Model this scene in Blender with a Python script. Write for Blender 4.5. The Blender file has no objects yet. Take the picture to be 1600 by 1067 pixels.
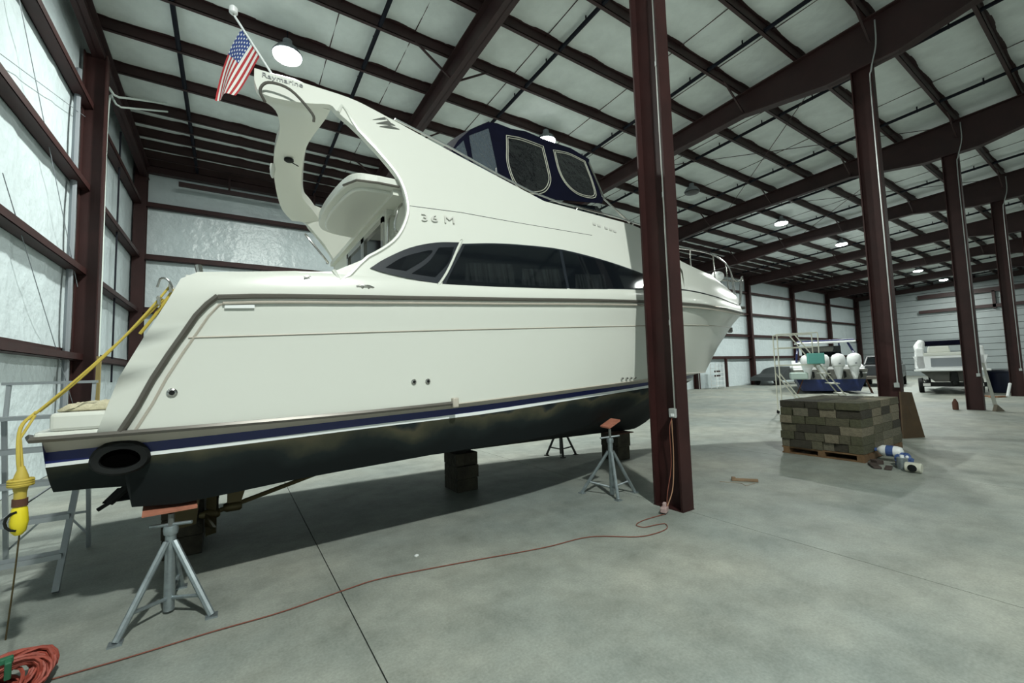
import bpy, bmesh, math, random
import numpy as np
from mathutils import Vector, Matrix
from mathutils.geometry import delaunay_2d_cdt
random.seed(7)
C = bpy.context.scene.collection
PI = math.pi
# ---------------------------------------------------------------- camera
cd = bpy.data.cameras.new('camera'); cam = bpy.data.objects.new('camera', cd); C.objects.link(cam)
cd.sensor_fit = 'HORIZONTAL'; cd.sensor_width = 36; cd.lens = 36*661.616/1600; cd.clip_start = .05; cd.clip_end = 300
yaw, pit, rol = .98583, .069704, -.028138
F = Vector((math.cos(yaw), math.sin(yaw), 0)); R = Vector((math.sin(yaw), -math.cos(yaw), 0)); U = Vector((0, 0, 1))
F2 = F*math.cos(pit)+U*math.sin(pit); U2 = -F*math.sin(pit)+U*math.cos(pit)
R3 = R*math.cos(rol)+U2*math.sin(rol); U3 = -R*math.sin(rol)+U2*math.cos(rol)
M = Matrix((R3, U3, -F2)).transposed().to_4x4(); M.translation = (0, 0, 1.6); cam.matrix_world = M
bpy.context.scene.camera = cam
# ---------------------------------------------------------------- world and exposure
w = bpy.data.worlds.new('world'); bpy.context.scene.world = w; w.use_nodes = True
w.node_tree.nodes['Background'].inputs[0].default_value = (.55, .68, .72, 1); w.node_tree.nodes['Background'].inputs[1].default_value = .3
vs = bpy.context.scene.view_settings
vs.view_transform = 'Standard'; vs.look = 'None'; vs.gamma = 1; vs.use_curve_mapping = False; vs.exposure = 0.0
LAMP_W = 1220; LAMP_COL = (.95, 1.0, .94)

# ---------------------------------------------------------------- materials
def mat(name, col, rough=.6, metal=0, spec=.5, noise=0, nscale=3, bump=0, bscale=20, stretch=None, coat=0, col2=None, emit=None, alpha=1, trans=0):
    m = bpy.data.materials.new(name); m.use_nodes = True; nt = m.node_tree; b = nt.nodes['Principled BSDF']
    b.inputs['Base Color'].default_value = (*col, 1); b.inputs['Roughness'].default_value = rough; b.inputs['Metallic'].default_value = metal
    b.inputs['Specular IOR Level'].default_value = spec; b.inputs['Coat Weight'].default_value = coat; b.inputs['Coat Roughness'].default_value = .08
    b.inputs['Transmission Weight'].default_value = trans; b.inputs['Alpha'].default_value = alpha
    if emit: b.inputs['Emission Color'].default_value = (*emit[0], 1); b.inputs['Emission Strength'].default_value = emit[1]
    if noise or bump:
        tc = nt.nodes.new('ShaderNodeTexCoord'); mp = nt.nodes.new('ShaderNodeMapping'); nt.links.new(tc.outputs['Object'], mp.inputs[0])
        if stretch: mp.inputs['Scale'].default_value = stretch
        if noise:
            n = nt.nodes.new('ShaderNodeTexNoise'); n.inputs['Scale'].default_value = nscale; n.inputs['Detail'].default_value = 6; n.inputs['Roughness'].default_value = .62
            nt.links.new(mp.outputs[0], n.inputs['Vector']); r = nt.nodes.new('ShaderNodeValToRGB'); nt.links.new(n.outputs['Fac'], r.inputs[0])
            c2 = col2 or tuple(c*(1-noise) for c in col); r.color_ramp.elements[0].position = .35; r.color_ramp.elements[1].position = .65
            r.color_ramp.elements[0].color = (*c2, 1); r.color_ramp.elements[1].color = (*col, 1); nt.links.new(r.outputs[0], b.inputs['Base Color'])
        if bump:
            n = nt.nodes.new('ShaderNodeTexNoise'); n.inputs['Scale'].default_value = bscale; n.inputs['Detail'].default_value = 3
            nt.links.new(mp.outputs[0], n.inputs['Vector']); bp = nt.nodes.new('ShaderNodeBump'); bp.inputs['Strength'].default_value = bump; bp.inputs['Distance'].default_value = .05
            nt.links.new(n.outputs['Fac'], bp.inputs['Height']); nt.links.new(bp.outputs[0], b.inputs['Normal'])
    return m
RED = mat('red_oxide_steel', (.036, .0115, .0105), .55, spec=.3, noise=.35, nscale=2)
REDD = mat('roof_red_oxide', (.036, .013, .013), .55, noise=.3, nscale=2)
VIN_C = mat('ceiling_vinyl', (.76, .82, .80), .5, noise=.14, nscale=1.5, bump=.5, bscale=2.5)
VIN_W = mat('wall_vinyl', (.60, .68, .70), .30, noise=.08, nscale=1.2, bump=.55, bscale=3, stretch=(1.6, 1.6, .18))
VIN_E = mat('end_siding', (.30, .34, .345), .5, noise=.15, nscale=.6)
DARKB = mat('dark_backing', (.05, .05, .05), .9)
GEL = mat('white_gelcoat', (.65, .665, .61), .28, coat=.2)
GELI = mat('white_gelcoat_inner', (.66, .67, .60), .4)
TAN = mat('cream_and_shaded_gelcoat', (.46, .42, .36), .4)  # cream mouldings, and the white band under the rail with its shade coloured in
NAVY = mat('navy_stripe', (.006, .012, .10), .35)
WHT = mat('white_stripe', (.75, .78, .78), .4)
CHR = mat('stainless', (.55, .54, .52), .18, metal=1)
CHRB = mat('brushed_rail', (.13, .12, .105), .3, metal=.35)
GLS = mat('tinted_glass', (.004, .006, .008), .05, spec=.6)
GLF = mat('window_frame', (.014, .018, .024), .4, spec=.3)
CURT = mat('curtain', (.10, .115, .12), .9, spec=.1, noise=.8, nscale=5, stretch=(5, 1, .15))
BLK = mat('black_rubber', (.005, .006, .006), .6, spec=.25)
CANV = mat('navy_canvas', (.0025, .003, .012), .9, spec=.1, noise=.3, nscale=6)
CLEAR = mat('clear_vinyl', (.012, .013, .015), .06, alpha=.7, bump=.5, bscale=4)
SMOK = mat('smoked_vinyl', (.06, .075, .09), .12, alpha=.93, bump=.6, bscale=5, stretch=(4, 4, .5))
PIP = mat('cream_piping', (.45, .45, .38), .6)
GALV = mat('galvanised_steel', (.36, .41, .43), .38, metal=.75, noise=.25, nscale=14)
ALU = mat('dull_aluminium', (.35, .38, .40), .45, metal=.6)
PIPE = mat('grey_conduit', (.42, .44, .43), .4, metal=.3)
BPIPE = mat('dark_pipe', (.005, .006, .012), .6, spec=.2)
ORNG = mat('orange_wood', (.42, .16, .10), .8, noise=.3, nscale=8)
OAK = mat('old_timber', (.052, .045, .030), .9, noise=.5, nscale=7, bump=.5, bscale=15)
BRZ = mat('bronze', (.09, .07, .03), .5, metal=.5)
YEL = mat('yellow_cord', (.50, .38, .06), .6)
YELB = mat('yellow_plastic', (.75, .62, .02), .4)
TOWEL = mat('cream_cloth', (.50, .46, .32), .95, noise=.15, nscale=12, bump=.4)
CORD = mat('orange_cord', (.17, .05, .03), .7)
REEL = mat('red_orange_cord', (.34, .065, .042), .6, noise=.3, nscale=30)
GRN = mat('green_plastic', (.02, .12, .06), .5)
TEAL = mat('teal_plastic', (.10, .33, .29), .6)
CREAM = mat('cream_paint', (.50, .50, .42), .5)
CARM = mat('car_cover', (.035, .042, .044), .6, noise=.3, nscale=3, bump=.3, bscale=4)
BLUEW = mat('blue_wrap', (.008, .022, .12), .4, noise=.4, nscale=3)
WPL = mat('white_plastic', (.78, .80, .80), .35)
GRYH = mat('grey_hull', (.16, .16, .14), .5, noise=.3, nscale=2)
BPL = mat('blue_plastic', (.04, .08, .22), .5)
GRYP = mat('grey_plastic', (.20, .22, .24), .5)
TAIL = mat('tail_light', (.7, .7, .68), .3)
REDL = mat('rust_brown', (.09, .035, .02), .8)

def paint_bottom():
    m = mat('bottom_paint', (.010, .014, .015), .8, spec=.2); nt = m.node_tree; b = nt.nodes['Principled BSDF']
    tc = nt.nodes.new('ShaderNodeTexCoord'); sx = nt.nodes.new('ShaderNodeSeparateXYZ'); nt.links.new(tc.outputs['Object'], sx.inputs[0])
    n = nt.nodes.new('ShaderNodeTexNoise'); n.inputs['Scale'].default_value = 1.6; n.inputs['Detail'].default_value = 7; nt.links.new(tc.outputs['Object'], n.inputs['Vector'])
    a = nt.nodes.new('ShaderNodeMath'); a.operation = 'MULTIPLY_ADD'; nt.links.new(n.outputs['Fac'], a.inputs[0]); a.inputs[1].default_value = .55; nt.links.new(sx.outputs['Z'], a.inputs[2])
    # worn olive-grey band just under the waterline, which rises 33 mm per metre
    t = nt.nodes.new('ShaderNodeMath'); t.operation = 'MULTIPLY_ADD'; nt.links.new(sx.outputs['X'], t.inputs[0]); t.inputs[1].default_value = -.033; nt.links.new(a.outputs[0], t.inputs[2])
    r = nt.nodes.new('ShaderNodeValToRGB'); nt.links.new(t.outputs[0], r.inputs[0]); e = r.color_ramp.elements
    e[0].position = .0; e[0].color = (.009, .012, .013, 1); e[1].position = 1; e[1].color = (.008, .011, .013, 1)
    mr = nt.nodes.new('ShaderNodeMapRange'); mr.inputs[1].default_value = 1.18; mr.inputs[2].default_value = 1.50; nt.links.new(t.outputs[0], mr.inputs[0]); nt.links.new(mr.outputs[0], r.inputs[0])
    for p, c in ((.3, (.016, .022, .022, 1)), (.50, (.050, .052, .036, 1)), (.68, (.085, .078, .05, 1)), (.80, (.02, .028, .03, 1))):
        k = e.new(p); k.color = c
    nt.links.new(r.outputs[0], b.inputs['Base Color']); return m
BOT = paint_bottom()

def concrete():
    m = mat('concrete', (.30, .33, .30), .6); nt = m.node_tree; b = nt.nodes['Principled BSDF']
    tc = nt.nodes.new('ShaderNodeTexCoord')
    def N(s, d=6, r=.6):
        n = nt.nodes.new('ShaderNodeTexNoise'); n.inputs['Scale'].default_value = s; n.inputs['Detail'].default_value = d; n.inputs['Roughness'].default_value = r
        nt.links.new(tc.outputs['Object'], n.inputs['Vector']); return n
    big = N(.35); mid = N(2.2, 8, .7); fine = N(60, 3)
    r1 = nt.nodes.new('ShaderNodeValToRGB'); nt.links.new(big.outputs[0], r1.inputs[0]); e = r1.color_ramp.elements
    e[0].position = .38; e[0].color = (.235, .265, .245, 1); e[1].position = .66; e[1].color = (.345, .350, .30, 1)
    r2 = nt.nodes.new('ShaderNodeValToRGB'); nt.links.new(mid.outputs[0], r2.inputs[0]); e = r2.color_ramp.elements
    e[0].position = .3; e[0].color = (.62, .63, .62, 1); e[1].position = .62; e[1].color = (1, 1, 1, 1)
    r3 = nt.nodes.new('ShaderNodeValToRGB'); nt.links.new(fine.outputs[0], r3.inputs[0]); e = r3.color_ramp.elements
    e[0].position = .3; e[0].color = (.82, .82, .82, 1); e[1].position = .7; e[1].color = (1.08, 1.08, 1.08, 1)
    cur = r1
    for r in (r2, r3):
        mx = nt.nodes.new('ShaderNodeMix'); mx.data_type = 'RGBA'; mx.blend_type = 'MULTIPLY'; mx.inputs[0].default_value = 1
        nt.links.new(cur.outputs[0] if cur is r1 else cur.outputs[2], mx.inputs[6]); nt.links.new(r.outputs[0], mx.inputs[7]); cur = mx
    nt.links.new(cur.outputs[2], b.inputs['Base Color'])
    bp = nt.nodes.new('ShaderNodeBump'); bp.inputs['Strength'].default_value = .15; nt.links.new(mid.outputs[0], bp.inputs['Height']); nt.links.new(bp.outputs[0], b.inputs['Normal'])
    return m
CONC = concrete()

def flagmat():
    m = mat('flag_print', (1, 1, 1), .8); nt = m.node_tree; b = nt.nodes['Principled BSDF']
    uv = nt.nodes.new('ShaderNodeUVMap'); s = nt.nodes.new('ShaderNodeSeparateXYZ'); nt.links.new(uv.outputs[0], s.inputs[0])
    def ma(op, a, bb=None, c=None):
        n = nt.nodes.new('ShaderNodeMath'); n.operation = op
        for i, v in enumerate((a, bb, c)):
            if v is None: continue
            if isinstance(v, (int, float)): n.inputs[i].default_value = v
            else: nt.links.new(v, n.inputs[i])
        return n.outputs[0]
    u, v = s.outputs[0], s.outputs[1]
    st = ma('FLOOR', ma('MULTIPLY', v, 13)); odd = ma('LESS_THAN', ma('MODULO', st, 2), .5)      # stripe 0 (bottom) red
    canton = ma('MULTIPLY', ma('LESS_THAN', u, .4), ma('GREATER_THAN', v, 6/13))
    su = ma('MULTIPLY', u, 15.0); sv = ma('MULTIPLY', ma('SUBTRACT', v, 6/13), 12.5)
    row = ma('MODULO', ma('FLOOR', sv), 2)
    fu = ma('SUBTRACT', ma('FRACT', ma('ADD', su, ma('MULTIPLY', row, .5))), .5); fv = ma('SUBTRACT', ma('FRACT', sv), .5)
    d = ma('ADD', ma('MULTIPLY', fu, fu), ma('MULTIPLY', fv, fv)); star = ma('LESS_THAN', d, .06)
    def mix(f, a, bb):
        n = nt.nodes.new('ShaderNodeMix'); n.data_type = 'RGBA'; nt.links.new(f, n.inputs[0])
        for i, x in ((6, a), (7, bb)):
            if isinstance(x, tuple): n.inputs[i].default_value = (*x, 1)
            else: nt.links.new(x, n.inputs[i])
        return n.outputs[2]
    W = (.75, .75, .72)
    c = mix(canton, mix(odd, W, (.42, .03, .035)), mix(star, (.03, .06, .22), W))
    nt.links.new(c, b.inputs['Base Color']); return m
FLAG = flagmat()

# ---------------------------------------------------------------- mesh helpers
def tag(o, label=None, cat=None, group=None, kind=None):
    for k, v in (('label', label), ('category', cat), ('group', group), ('kind', kind)):
        if v: o[k] = v
    return o
def finish(name, bm, m, parent=None, smooth=False, bevel=0, link=True):
    bmesh.ops.recalc_face_normals(bm, faces=bm.faces[:])
    me = bpy.data.meshes.new(name); bm.to_mesh(me); bm.free()
    for mm in (m if isinstance(m, (list, tuple)) else [m]): me.materials.append(mm)
    if smooth:
        me.shade_smooth()
        try: me.set_sharp_from_angle(angle=math.radians(38))
        except Exception: pass
    o = bpy.data.objects.new(name, me); C.objects.link(o)
    if parent:
        o.parent = parent; o.matrix_parent_inverse = Matrix.Identity(4)
        o.location = -Vector(parent.location) if parent.get('abs') else (0, 0, 0)
    if bevel:
        b = o.modifiers.new('bevel', 'BEVEL'); b.width = bevel; b.segments = 2; b.limit_method = 'ANGLE'
    return o
def thing(name, loc, label, cat, group=None, kind=None):
    # an Empty at the thing's base; its parts are built in world coordinates and offset back
    o = bpy.data.objects.new(name, None); C.objects.link(o); o.location = loc; o['abs'] = 1; o.empty_display_size = .2
    return tag(o, label, cat, group, kind)
def box(bm, x0, x1, y0, y1, z0, z1):
    v = [bm.verts.new(p) for p in ((x0, y0, z0), (x1, y0, z0), (x1, y1, z0), (x0, y1, z0), (x0, y0, z1), (x1, y0, z1), (x1, y1, z1), (x0, y1, z1))]
    for f in ((3, 2, 1, 0), (4, 5, 6, 7), (0, 1, 5, 4), (1, 2, 6, 5), (2, 3, 7, 6), (3, 0, 4, 7)): bm.faces.new([v[i] for i in f])
    return v
def obox(bm, c, sx, sy, sz, rz=0, rx=0, ry=0):
    v = box(bm, -sx/2, sx/2, -sy/2, sy/2, -sz/2, sz/2)
    mt = Matrix.Translation(c) @ Matrix.Rotation(rz, 4, 'Z') @ Matrix.Rotation(ry, 4, 'Y') @ Matrix.Rotation(rx, 4, 'X')
    for q in v: q.co = mt @ q.co
def prism(bm, pts, d):      # extrude polygon (3D points) by vector d
    a = [bm.verts.new(p) for p in pts]; b = [bm.verts.new(Vector(p)+Vector(d)) for p in pts]; n = len(a)
    bm.faces.new(a); bm.faces.new(b[::-1])
    for i in range(n): bm.faces.new((a[i], a[(i+1) % n], b[(i+1) % n], b[i]))
def tube(bm, pts, r, n=8, closed=False, cap=True):
    pts = [Vector(p) for p in pts]; rings = []; N = len(pts); ref = None
    for i, p in enumerate(pts):
        if closed: t = pts[(i+1) % N]-pts[i-1]
        else: t = pts[min(i+1, N-1)]-pts[max(i-1, 0)]
        t.normalize()
        if ref is None: ref = t.orthogonal().normalized()
        ref = (ref-t*ref.dot(t)); ref = ref.normalized() if ref.length > 1e-6 else t.orthogonal().normalized()
        s = t.cross(ref); rr = r[i] if isinstance(r, (list, tuple)) else r
        rings.append([bm.verts.new(p+ref*rr*math.cos(2*PI*k/n)+s*rr*math.sin(2*PI*k/n)) for k in range(n)])
    for i in range(N if closed else N-1):
        a, b = rings[i], rings[(i+1) % N]
        for k in range(n): bm.faces.new((a[k], a[(k+1) % n], b[(k+1) % n], b[k]))
    if cap and not closed: bm.faces.new(rings[0][::-1]); bm.faces.new(rings[-1])
def lathe(bm, prof, c, axis='Z', n=20):
    rings = []
    for r, h in prof:
        ring = []
        for k in range(n):
            a = 2*PI*k/n; p = {'Z': (r*math.cos(a), r*math.sin(a), h), 'Y': (r*math.cos(a), h, r*math.sin(a)), 'X': (h, r*math.cos(a), r*math.sin(a))}[axis]
            ring.append(bm.verts.new(Vector(c)+Vector(p)))
        rings.append(ring)
    for a, b in zip(rings, rings[1:]):
        for k in range(n): bm.faces.new((a[k], a[(k+1) % n], b[(k+1) % n], b[k]))
    bm.faces.new(rings[0][::-1]); bm.faces.new(rings[-1])
def grid(bm, rows, close=False):
    vv = [[bm.verts.new(p) for p in r] for r in rows]
    for a, b in zip(vv, vv[1:]):
        for i in range(len(a)-1):
            try: bm.faces.new((a[i], a[i+1], b[i+1], b[i]))
            except ValueError: pass
    return vv
def P(name, m, parent, fn, smooth=False, bevel=0):      # one part: fn fills a bmesh
    bm = bmesh.new(); fn(bm); return finish(name, bm, m, parent, smooth, bevel)
def tubes(name, m, parent, lst, n=8, smooth=True):
    bm = bmesh.new()
    for pts, r in lst: tube(bm, pts, r, n)
    return finish(name, bm, m, parent, smooth)
def spline(pts, k=6):
    p = [Vector(q) for q in pts]; p = [2*p[0]-p[1]]+p+[2*p[-1]-p[-2]]; out = []
    for i in range(1, len(p)-2):
        for j in range(k):
            t = j/k; a, b, c, d = p[i-1:i+3]
            out.append(.5*((2*b)+(c-a)*t+(2*a-5*b+4*c-d)*t*t+(3*b-a-3*c+d)*t**3))
    out.append(p[-2]); return out
def dup(root, loc=None, label=None, group=None):
    r = root.copy(); C.objects.link(r)
    if loc is not None: r.location = loc
    if label: r['label'] = label
    if group: r['group'] = group
    for ch in list(root.children):
        c = ch.copy(); C.objects.link(c); c.parent = r
        for g in ch.children: d = g.copy(); C.objects.link(d); d.parent = c
    return r

# ================================================================ THE BUILDING
XW, YW, XE, YN = -2.67, 17.71, 57.0, -12.0
FR = [4.24+7.514*k for k in range(7)]           # frame lines
def zr(y): return 9.46-.045*(y-3)               # underside of roof deck
def zt(y): return zr(y)-.25                     # top of girders / bottom of purlins
# floor: concrete slabs parted by sawn joints
fl = P('floor', mat('joint_dark', (.03, .033, .03), .9), None, lambda bm: box(bm, XW-.2, XE+.2, YN-.2, YW+.2, -.3, -.012)); tag(fl, kind='structure')
xs = [XW, .70, 4.24]+[4.24+3.757*k for k in range(1, 14)]+[XE]
for a, b in zip(xs, xs[1:]): P('concrete_slab', CONC, fl, lambda bm: box(bm, a+.004, b-.004, YN, YW, -.1, 0))
# ceiling
ce = P('ceiling', DARKB, None, lambda bm: prism(bm, [(XW-.3, YN-.3, zr(YN)+.1), (XW-.3, YW+.3, zr(YW)+.1), (XW-.3, YW+.3, zr(YW)+.3), (XW-.3, YN-.3, zr(YN)+.3)], (XE-XW+.6, 0, 0))); tag(ce, kind='structure')
PY = [2.96+1.395*k for k in range(-10, 9)]+[14.8, 15.5, 16.2, 16.85, 17.4]
XB = [XW]+FR+[XE]
def pillow(name, L, H, nseam, m, sag=.07, vertical=False):
    # quilted insulation: sags between its supports, pinched at seams; local x along, y across, z = towards the room (negative)
    bm = bmesh.new(); nx = nseam*6; ny = 6; rows = []
    rnd = random.Random(int(L*100+H*10))
    for j in range(ny+1):
        r = []
        for i in range(nx+1):
            u = i/nx; v = j/ny; s = (u*nseam) % 1
            q = (1-abs(2*s-1)**6) if 0 < i < nx else 0
            z = -sag*(1-abs(2*v-1)**3)*(.75+.25*q)-(.012*q)
            if 0 < j < ny and 0 < i < nx: z += rnd.uniform(-.006, .006)*(sag/.05)
            r.append((u*L, v*H, z))
        rows.append(r)
    grid(bm, rows)
    me = bpy.data.meshes.new(name); bm.to_mesh(me); bm.free(); me.materials.append(m); me.shade_smooth(); return me
cache = {}
def panel(parent, m, origin, ex, ey, L, H, nseam, sag=.07, name='insulation_panel'):
    key = (round(L, 2), round(H, 2), m.name, nseam)
    if key not in cache: cache[key] = pillow(name, L, H, nseam, m, sag)
    o = bpy.data.objects.new(name, cache[key]); C.objects.link(o)
    ex = Vector(ex).normalized(); ey = Vector(ey).normalized(); ez = ex.cross(ey)
    mm = Matrix((ex, ey, ez)).transposed().to_4x4(); mm.translation = origin
    o.parent = parent; o.matrix_world = mm; return o
for xa, xb in zip(XB, XB[1:]):
    yy = [YN]+PY[:]+[YW]
    for ya, yb in zip(yy, yy[1:]):
        if yb-ya < .2: continue
        panel(ce, VIN_C, (xa, ya, zr(ya)), (1, 0, 0), (0, yb-ya, zr(yb)-zr(ya)), xb-xa, yb-ya, 5, .05)
def zsec(bm, x0, x1, y, z0, z1, fl_=.08, t=.012):      # Z purlin running along x
    box(bm, x0, x1, y-t/2, y+t/2, z0, z1); box(bm, x0, x1, y-t/2, y+fl_, z0, z0+t); box(bm, x0, x1, y-fl_, y+t/2, z1-t, z1)
for y in PY: P('purlin', REDD, ce, lambda bm: zsec(bm, XW, XE, y, zt(y), zr(y)-.005))
def ibeam_y(bm, x, y0, y1, zb0, zb1, zt0, zt1, w=.24, t=.03):   # I girder running along y
    for (a, b, c, d) in ((w, 0, t, 'b'), (w, 0, t, 't')):
        zz = ((zb0, zb1, zb0+t, zb1+t) if d == 'b' else (zt0-t, zt1-t, zt0, zt1))
        prism(bm, [(x-w/2, y0, zz[0]), (x-w/2, y1, zz[1]), (x-w/2, y1, zz[3]), (x-w/2, y0, zz[2])], (w, 0, 0))
    prism(bm, [(x-.01, y0, zb0), (x-.01, y1, zb1), (x-.01, y1, zt1), (x-.01, y0, zt0)], (.02, 0, 0))
GB = [(YN, 8.8), (.6, 8.55), (2.5, 8.14), (3.8, 8.14), (5.8, 8.47), (11.0, 8.33), (14.0, 8.0), (YW-.3, 7.85)]   # haunched at its columns
def gb(y): return float(np.interp(y, [g[0] for g in GB], [g[1] for g in GB]))
def girder(bm, x):
    for (a, za), (b, zb) in zip(GB, GB[1:]): ibeam_y(bm, x, a, b, za, zb, zt(a), zt(b))
for x in FR: P('girder', REDD, ce, lambda bm: girder(bm, x))
for x in (XW+.25, XE-.25): P('rafter', REDD, ce, lambda bm: ibeam_y(bm, x, YN, YW-.2, zt(YN)-.45, zt(YW)-.45, zt(YN), zt(YW), .2))
# flange braces from purlin to girder
for x in FR:
    for k, y in enumerate(PY[6:19:2]):
        for s in (-1, 1): P('flange_brace', REDD, ce, lambda bm: tube(bm, [(x+s*.95, y, zt(y)+.03), (x+s*.05, y, zt(y)-.55)], .028, 4))
# sprinkler pipes across the bays, hung under the purlins, and thin sag rods
for x in (-1.08, 2.52, 6.3, 10.05, 13.8, 17.5, 21.3, 25.0, 28.8, 32.5, 36.3, 40.0, 43.8, 47.6, 51.3, 55.0):
    p = tubes('sprinkler_pipe', BPIPE, ce, [([(x, YN, zt(YN)+.06), (x, YW-.3, zt(YW)+.06)], .048)])
    for y in PY[4:20:1]:
        if y < 15: tubes('pipe_hanger', BPIPE, p, [([(x, y+.5, zt(y)-.02), (x, y+.5, zr(y)-.05)], .018)], 5)
for a, b in zip(XB, XB[1:]):
    for f in (.22, .62, .82) if b > 5 else (.64, .86):
        x = a+(b-a)*f; tubes('sag_rod', REDD, ce, [([(x, YN, zr(YN)-.05), (x, YW-.1, zr(YW)-.05)], .011)], 5)
# crossed wind bracing cables in one bay
for (xa, xb) in ((11.75, 19.27), (19.27, 26.78)):
    for (ya, yb) in ((3.3, 10.5), (10.5, 3.3)): tubes('brace_cable', REDD, ce, [([(xa, ya, zt(ya)-.05), (xb, yb, zt(yb)-.05)], .012)], 5)
# interior columns
def icol_mesh(bm, x, y, h, w=.2, d=.38, t=.022):
    box(bm, x-w/2, x+w/2, y, y+t, 0, h); box(bm, x-w/2, x+w/2, y+d-t, y+d, 0, h); box(bm, x-.008, x+.008, y+t, y+d-t, 0, h)
clab = ['dark red steel column nearest the camera, standing in front of the boat bow',
        'dark red steel column behind the pallet of timbers, a board leaning on it',
        'dark red steel column with a white plank leaning at its foot',
        'dark red steel column right of the far white cruiser, a blue bin behind it',
        'far dark red column at the right edge of the hall', 'far dark red column before the end wall', 'last dark red column by the end wall']
for k, x in enumerate(FR):
    yy = 2.96
    c = thing('steel_column', (x, yy+.19, 0), clab[k], 'column', 'steel columns down the middle of the hall')
    P('shaft', RED, c, lambda bm: icol_mesh(bm, x, yy, gb(3)+.02))
    P('base_plate', RED, c, lambda bm: box(bm, x-.105, x+.105, yy-.005, yy+.385, 0, .008))
    cx, cy = x-.075, yy+.045
    tubes('conduit', mat('conduit_light', (.5, .5, .47), .4, metal=.2) if k == 0 else PIPE, c, [(spline([(cx, cy, 1.12), (cx, cy, 4), (cx, cy, 7.5), (cx-.05, cy-.05, 8.0), (cx-.04, cy-.16, 8.5), (cx+.03, cy-.16, 9.1)], 5), .014)])
    P('outlet_box', PIPE, c, lambda bm: box(bm, cx-.055, cx+.05, cy-.035, cy+.05, 1.03, 1.13), bevel=.006)
    if k == 0:
        P('outlet_socket', WPL, c, lambda bm: box(bm, cx-.061, cx-.055, cy-.02, cy+.02, 1.045, 1.075))
    if k == 0:
        P('conduit_coupling', PIPE, c, lambda bm: [lathe(bm, [(.02, -.03), (.02, .03)], (cx, cy, z), n=10) for z in (2.1, 3.6, 5.2)])
# back wall (long side), wall_left, wall_right, wall_near
ZG = [2.157, 3.868, 5.603, 7.332]
def girt_x(bm, x0, x1, y, z): box(bm, x0, x1, y-.012, y, z-.11, z+.11); box(bm, x0, x1, y-.2, y, z-.11, z-.10); box(bm, x0, x1, y-.2, y-.19, z-.11, z+.02)
wb = P('wall_back', DARKB, None, lambda bm: box(bm, XW-.3, XE+.3, YW+.12, YW+.3, 0, 9.6)); tag(wb, kind='structure')
zz = [0]+ZG+[8.82]
for xa, xb in zip(XB, XB[1:]):
    for a, b in zip(zz, zz[1:]): panel(wb, VIN_W, (xa, YW, a), (1, 0, 0), (0, 0, 1), xb-xa, b-a, 5, .03)
for z in ZG: P('girt', RED, wb, lambda bm: girt_x(bm, XW, XE, YW-.02, z))
P('eave_strut', REDD, wb, lambda bm: box(bm, XW, XE, YW-.25, YW-.05, 8.36, 8.6))
for x in FR+[XW+.16, XE-.2]:
    P('wall_column', RED, wb, lambda bm: icol_mesh(bm, x, YW-.42, 8.4, .26 if x in FR else .3, .34))
P('door_track', REDD, wb, lambda bm: (box(bm, -1.55, 4.0, 17.15, 17.25, 7.96, 8.1), box(bm, 2.5, 2.56, 17.15, 17.3, 8.1, 8.6), box(bm, -.2, -.14, 17.15, 17.3, 8.1, 8.6)))
tubes('conduit', PIPE, wb, [([(26.6, 17.2, 0), (26.6, 17.2, 1.3)], .02)])
P('dark_post', RED, wb, lambda bm: (box(bm, 30.35, 30.5, 17.35, 17.5, 0, 2.1),))
wl = P('wall_left', DARKB, None, lambda bm: box(bm, XW-.3, XW-.12, YN-.3, YW+.3, 0, 11)); tag(wl, kind='structure')
YL = [YN, -5.7, .1, 5.9, 11.7, YW]
for ya, yb in zip(YL, YL[1:]):
    for a, b in zip(zz, zz[1:]+[0]):
        if b: panel(wl, VIN_W, (XW, ya, a), (0, 1, 0), (0, 0, 1), yb-ya, b-a, 4, .03)
    panel(wl, VIN_W, (XW, ya, 8.82), (0, 1, 0), (0, 0, 1), yb-ya, 1.5, 4, .03)
for z in ZG:
    P('girt', RED, wl, lambda bm: (box(bm, XW+.0, XW+.012, YN, YW, z-.11, z+.11), box(bm, XW, XW+.2, YN, YW, z-.11, z-.10), box(bm, XW+.19, XW+.2, YN, YW, z-.11, z+.02)))
def icol_w1(bm, y, h):
    box(bm, XW+.04, XW+.062, y-.11, y+.11, 0, h); box(bm, XW+.378, XW+.40, y-.11, y+.11, 0, h); box(bm, XW+.06, XW+.38, y-.01, y+.01, 0, h)
for y in YL[1:-1]: P('wall_column', RED, wl, lambda bm: icol_w1(bm, y, zt(y)-.4))
tubes('downpipe', GRYP, wl, [(spline([(XW+.07, 11.2, .3), (XW+.07, 11.2, 3), (XW+.07, 11.2, 7.0), (XW+.05, 11.3, 7.8)], 5), .05)])
tubes('conduit', mat('pale_conduit', (.55, .62, .58), .4), wl, [(spline([(XW+.22, 12.5, .2), (XW+.22, 12.5, 4), (XW+.22, 12.5, 7.9), (XW+.4, 12.7, 8.15), (XW+1.2, 13.2, 8.55)], 5), .025), (spline([(XW+.22, 12.75, .2), (XW+.22, 12.75, 4), (XW+.22, 12.75, 7.9), (XW+.4, 12.95, 8.05), (XW+1.2, 13.4, 8.45)], 5), .022)])
tubes('conduit', BPIPE, wl, [([(XW+.12, 14.6, 1.6), (XW+.12, 14.6, 8.2)], .02)])
tubes('brace_cable', GRYP, wl, [([(XW+.1, 6.0, 9.6), (XW+.1, 11.6, 3.5)], .006), ([(XW+.1, 8.2, 4.4), (XW+.1, 12.6, .3)], .006), ([(XW+.1, 6.0, 5.3), (XW+.1, 11.6, 7.0)], .006)], 5)
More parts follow.
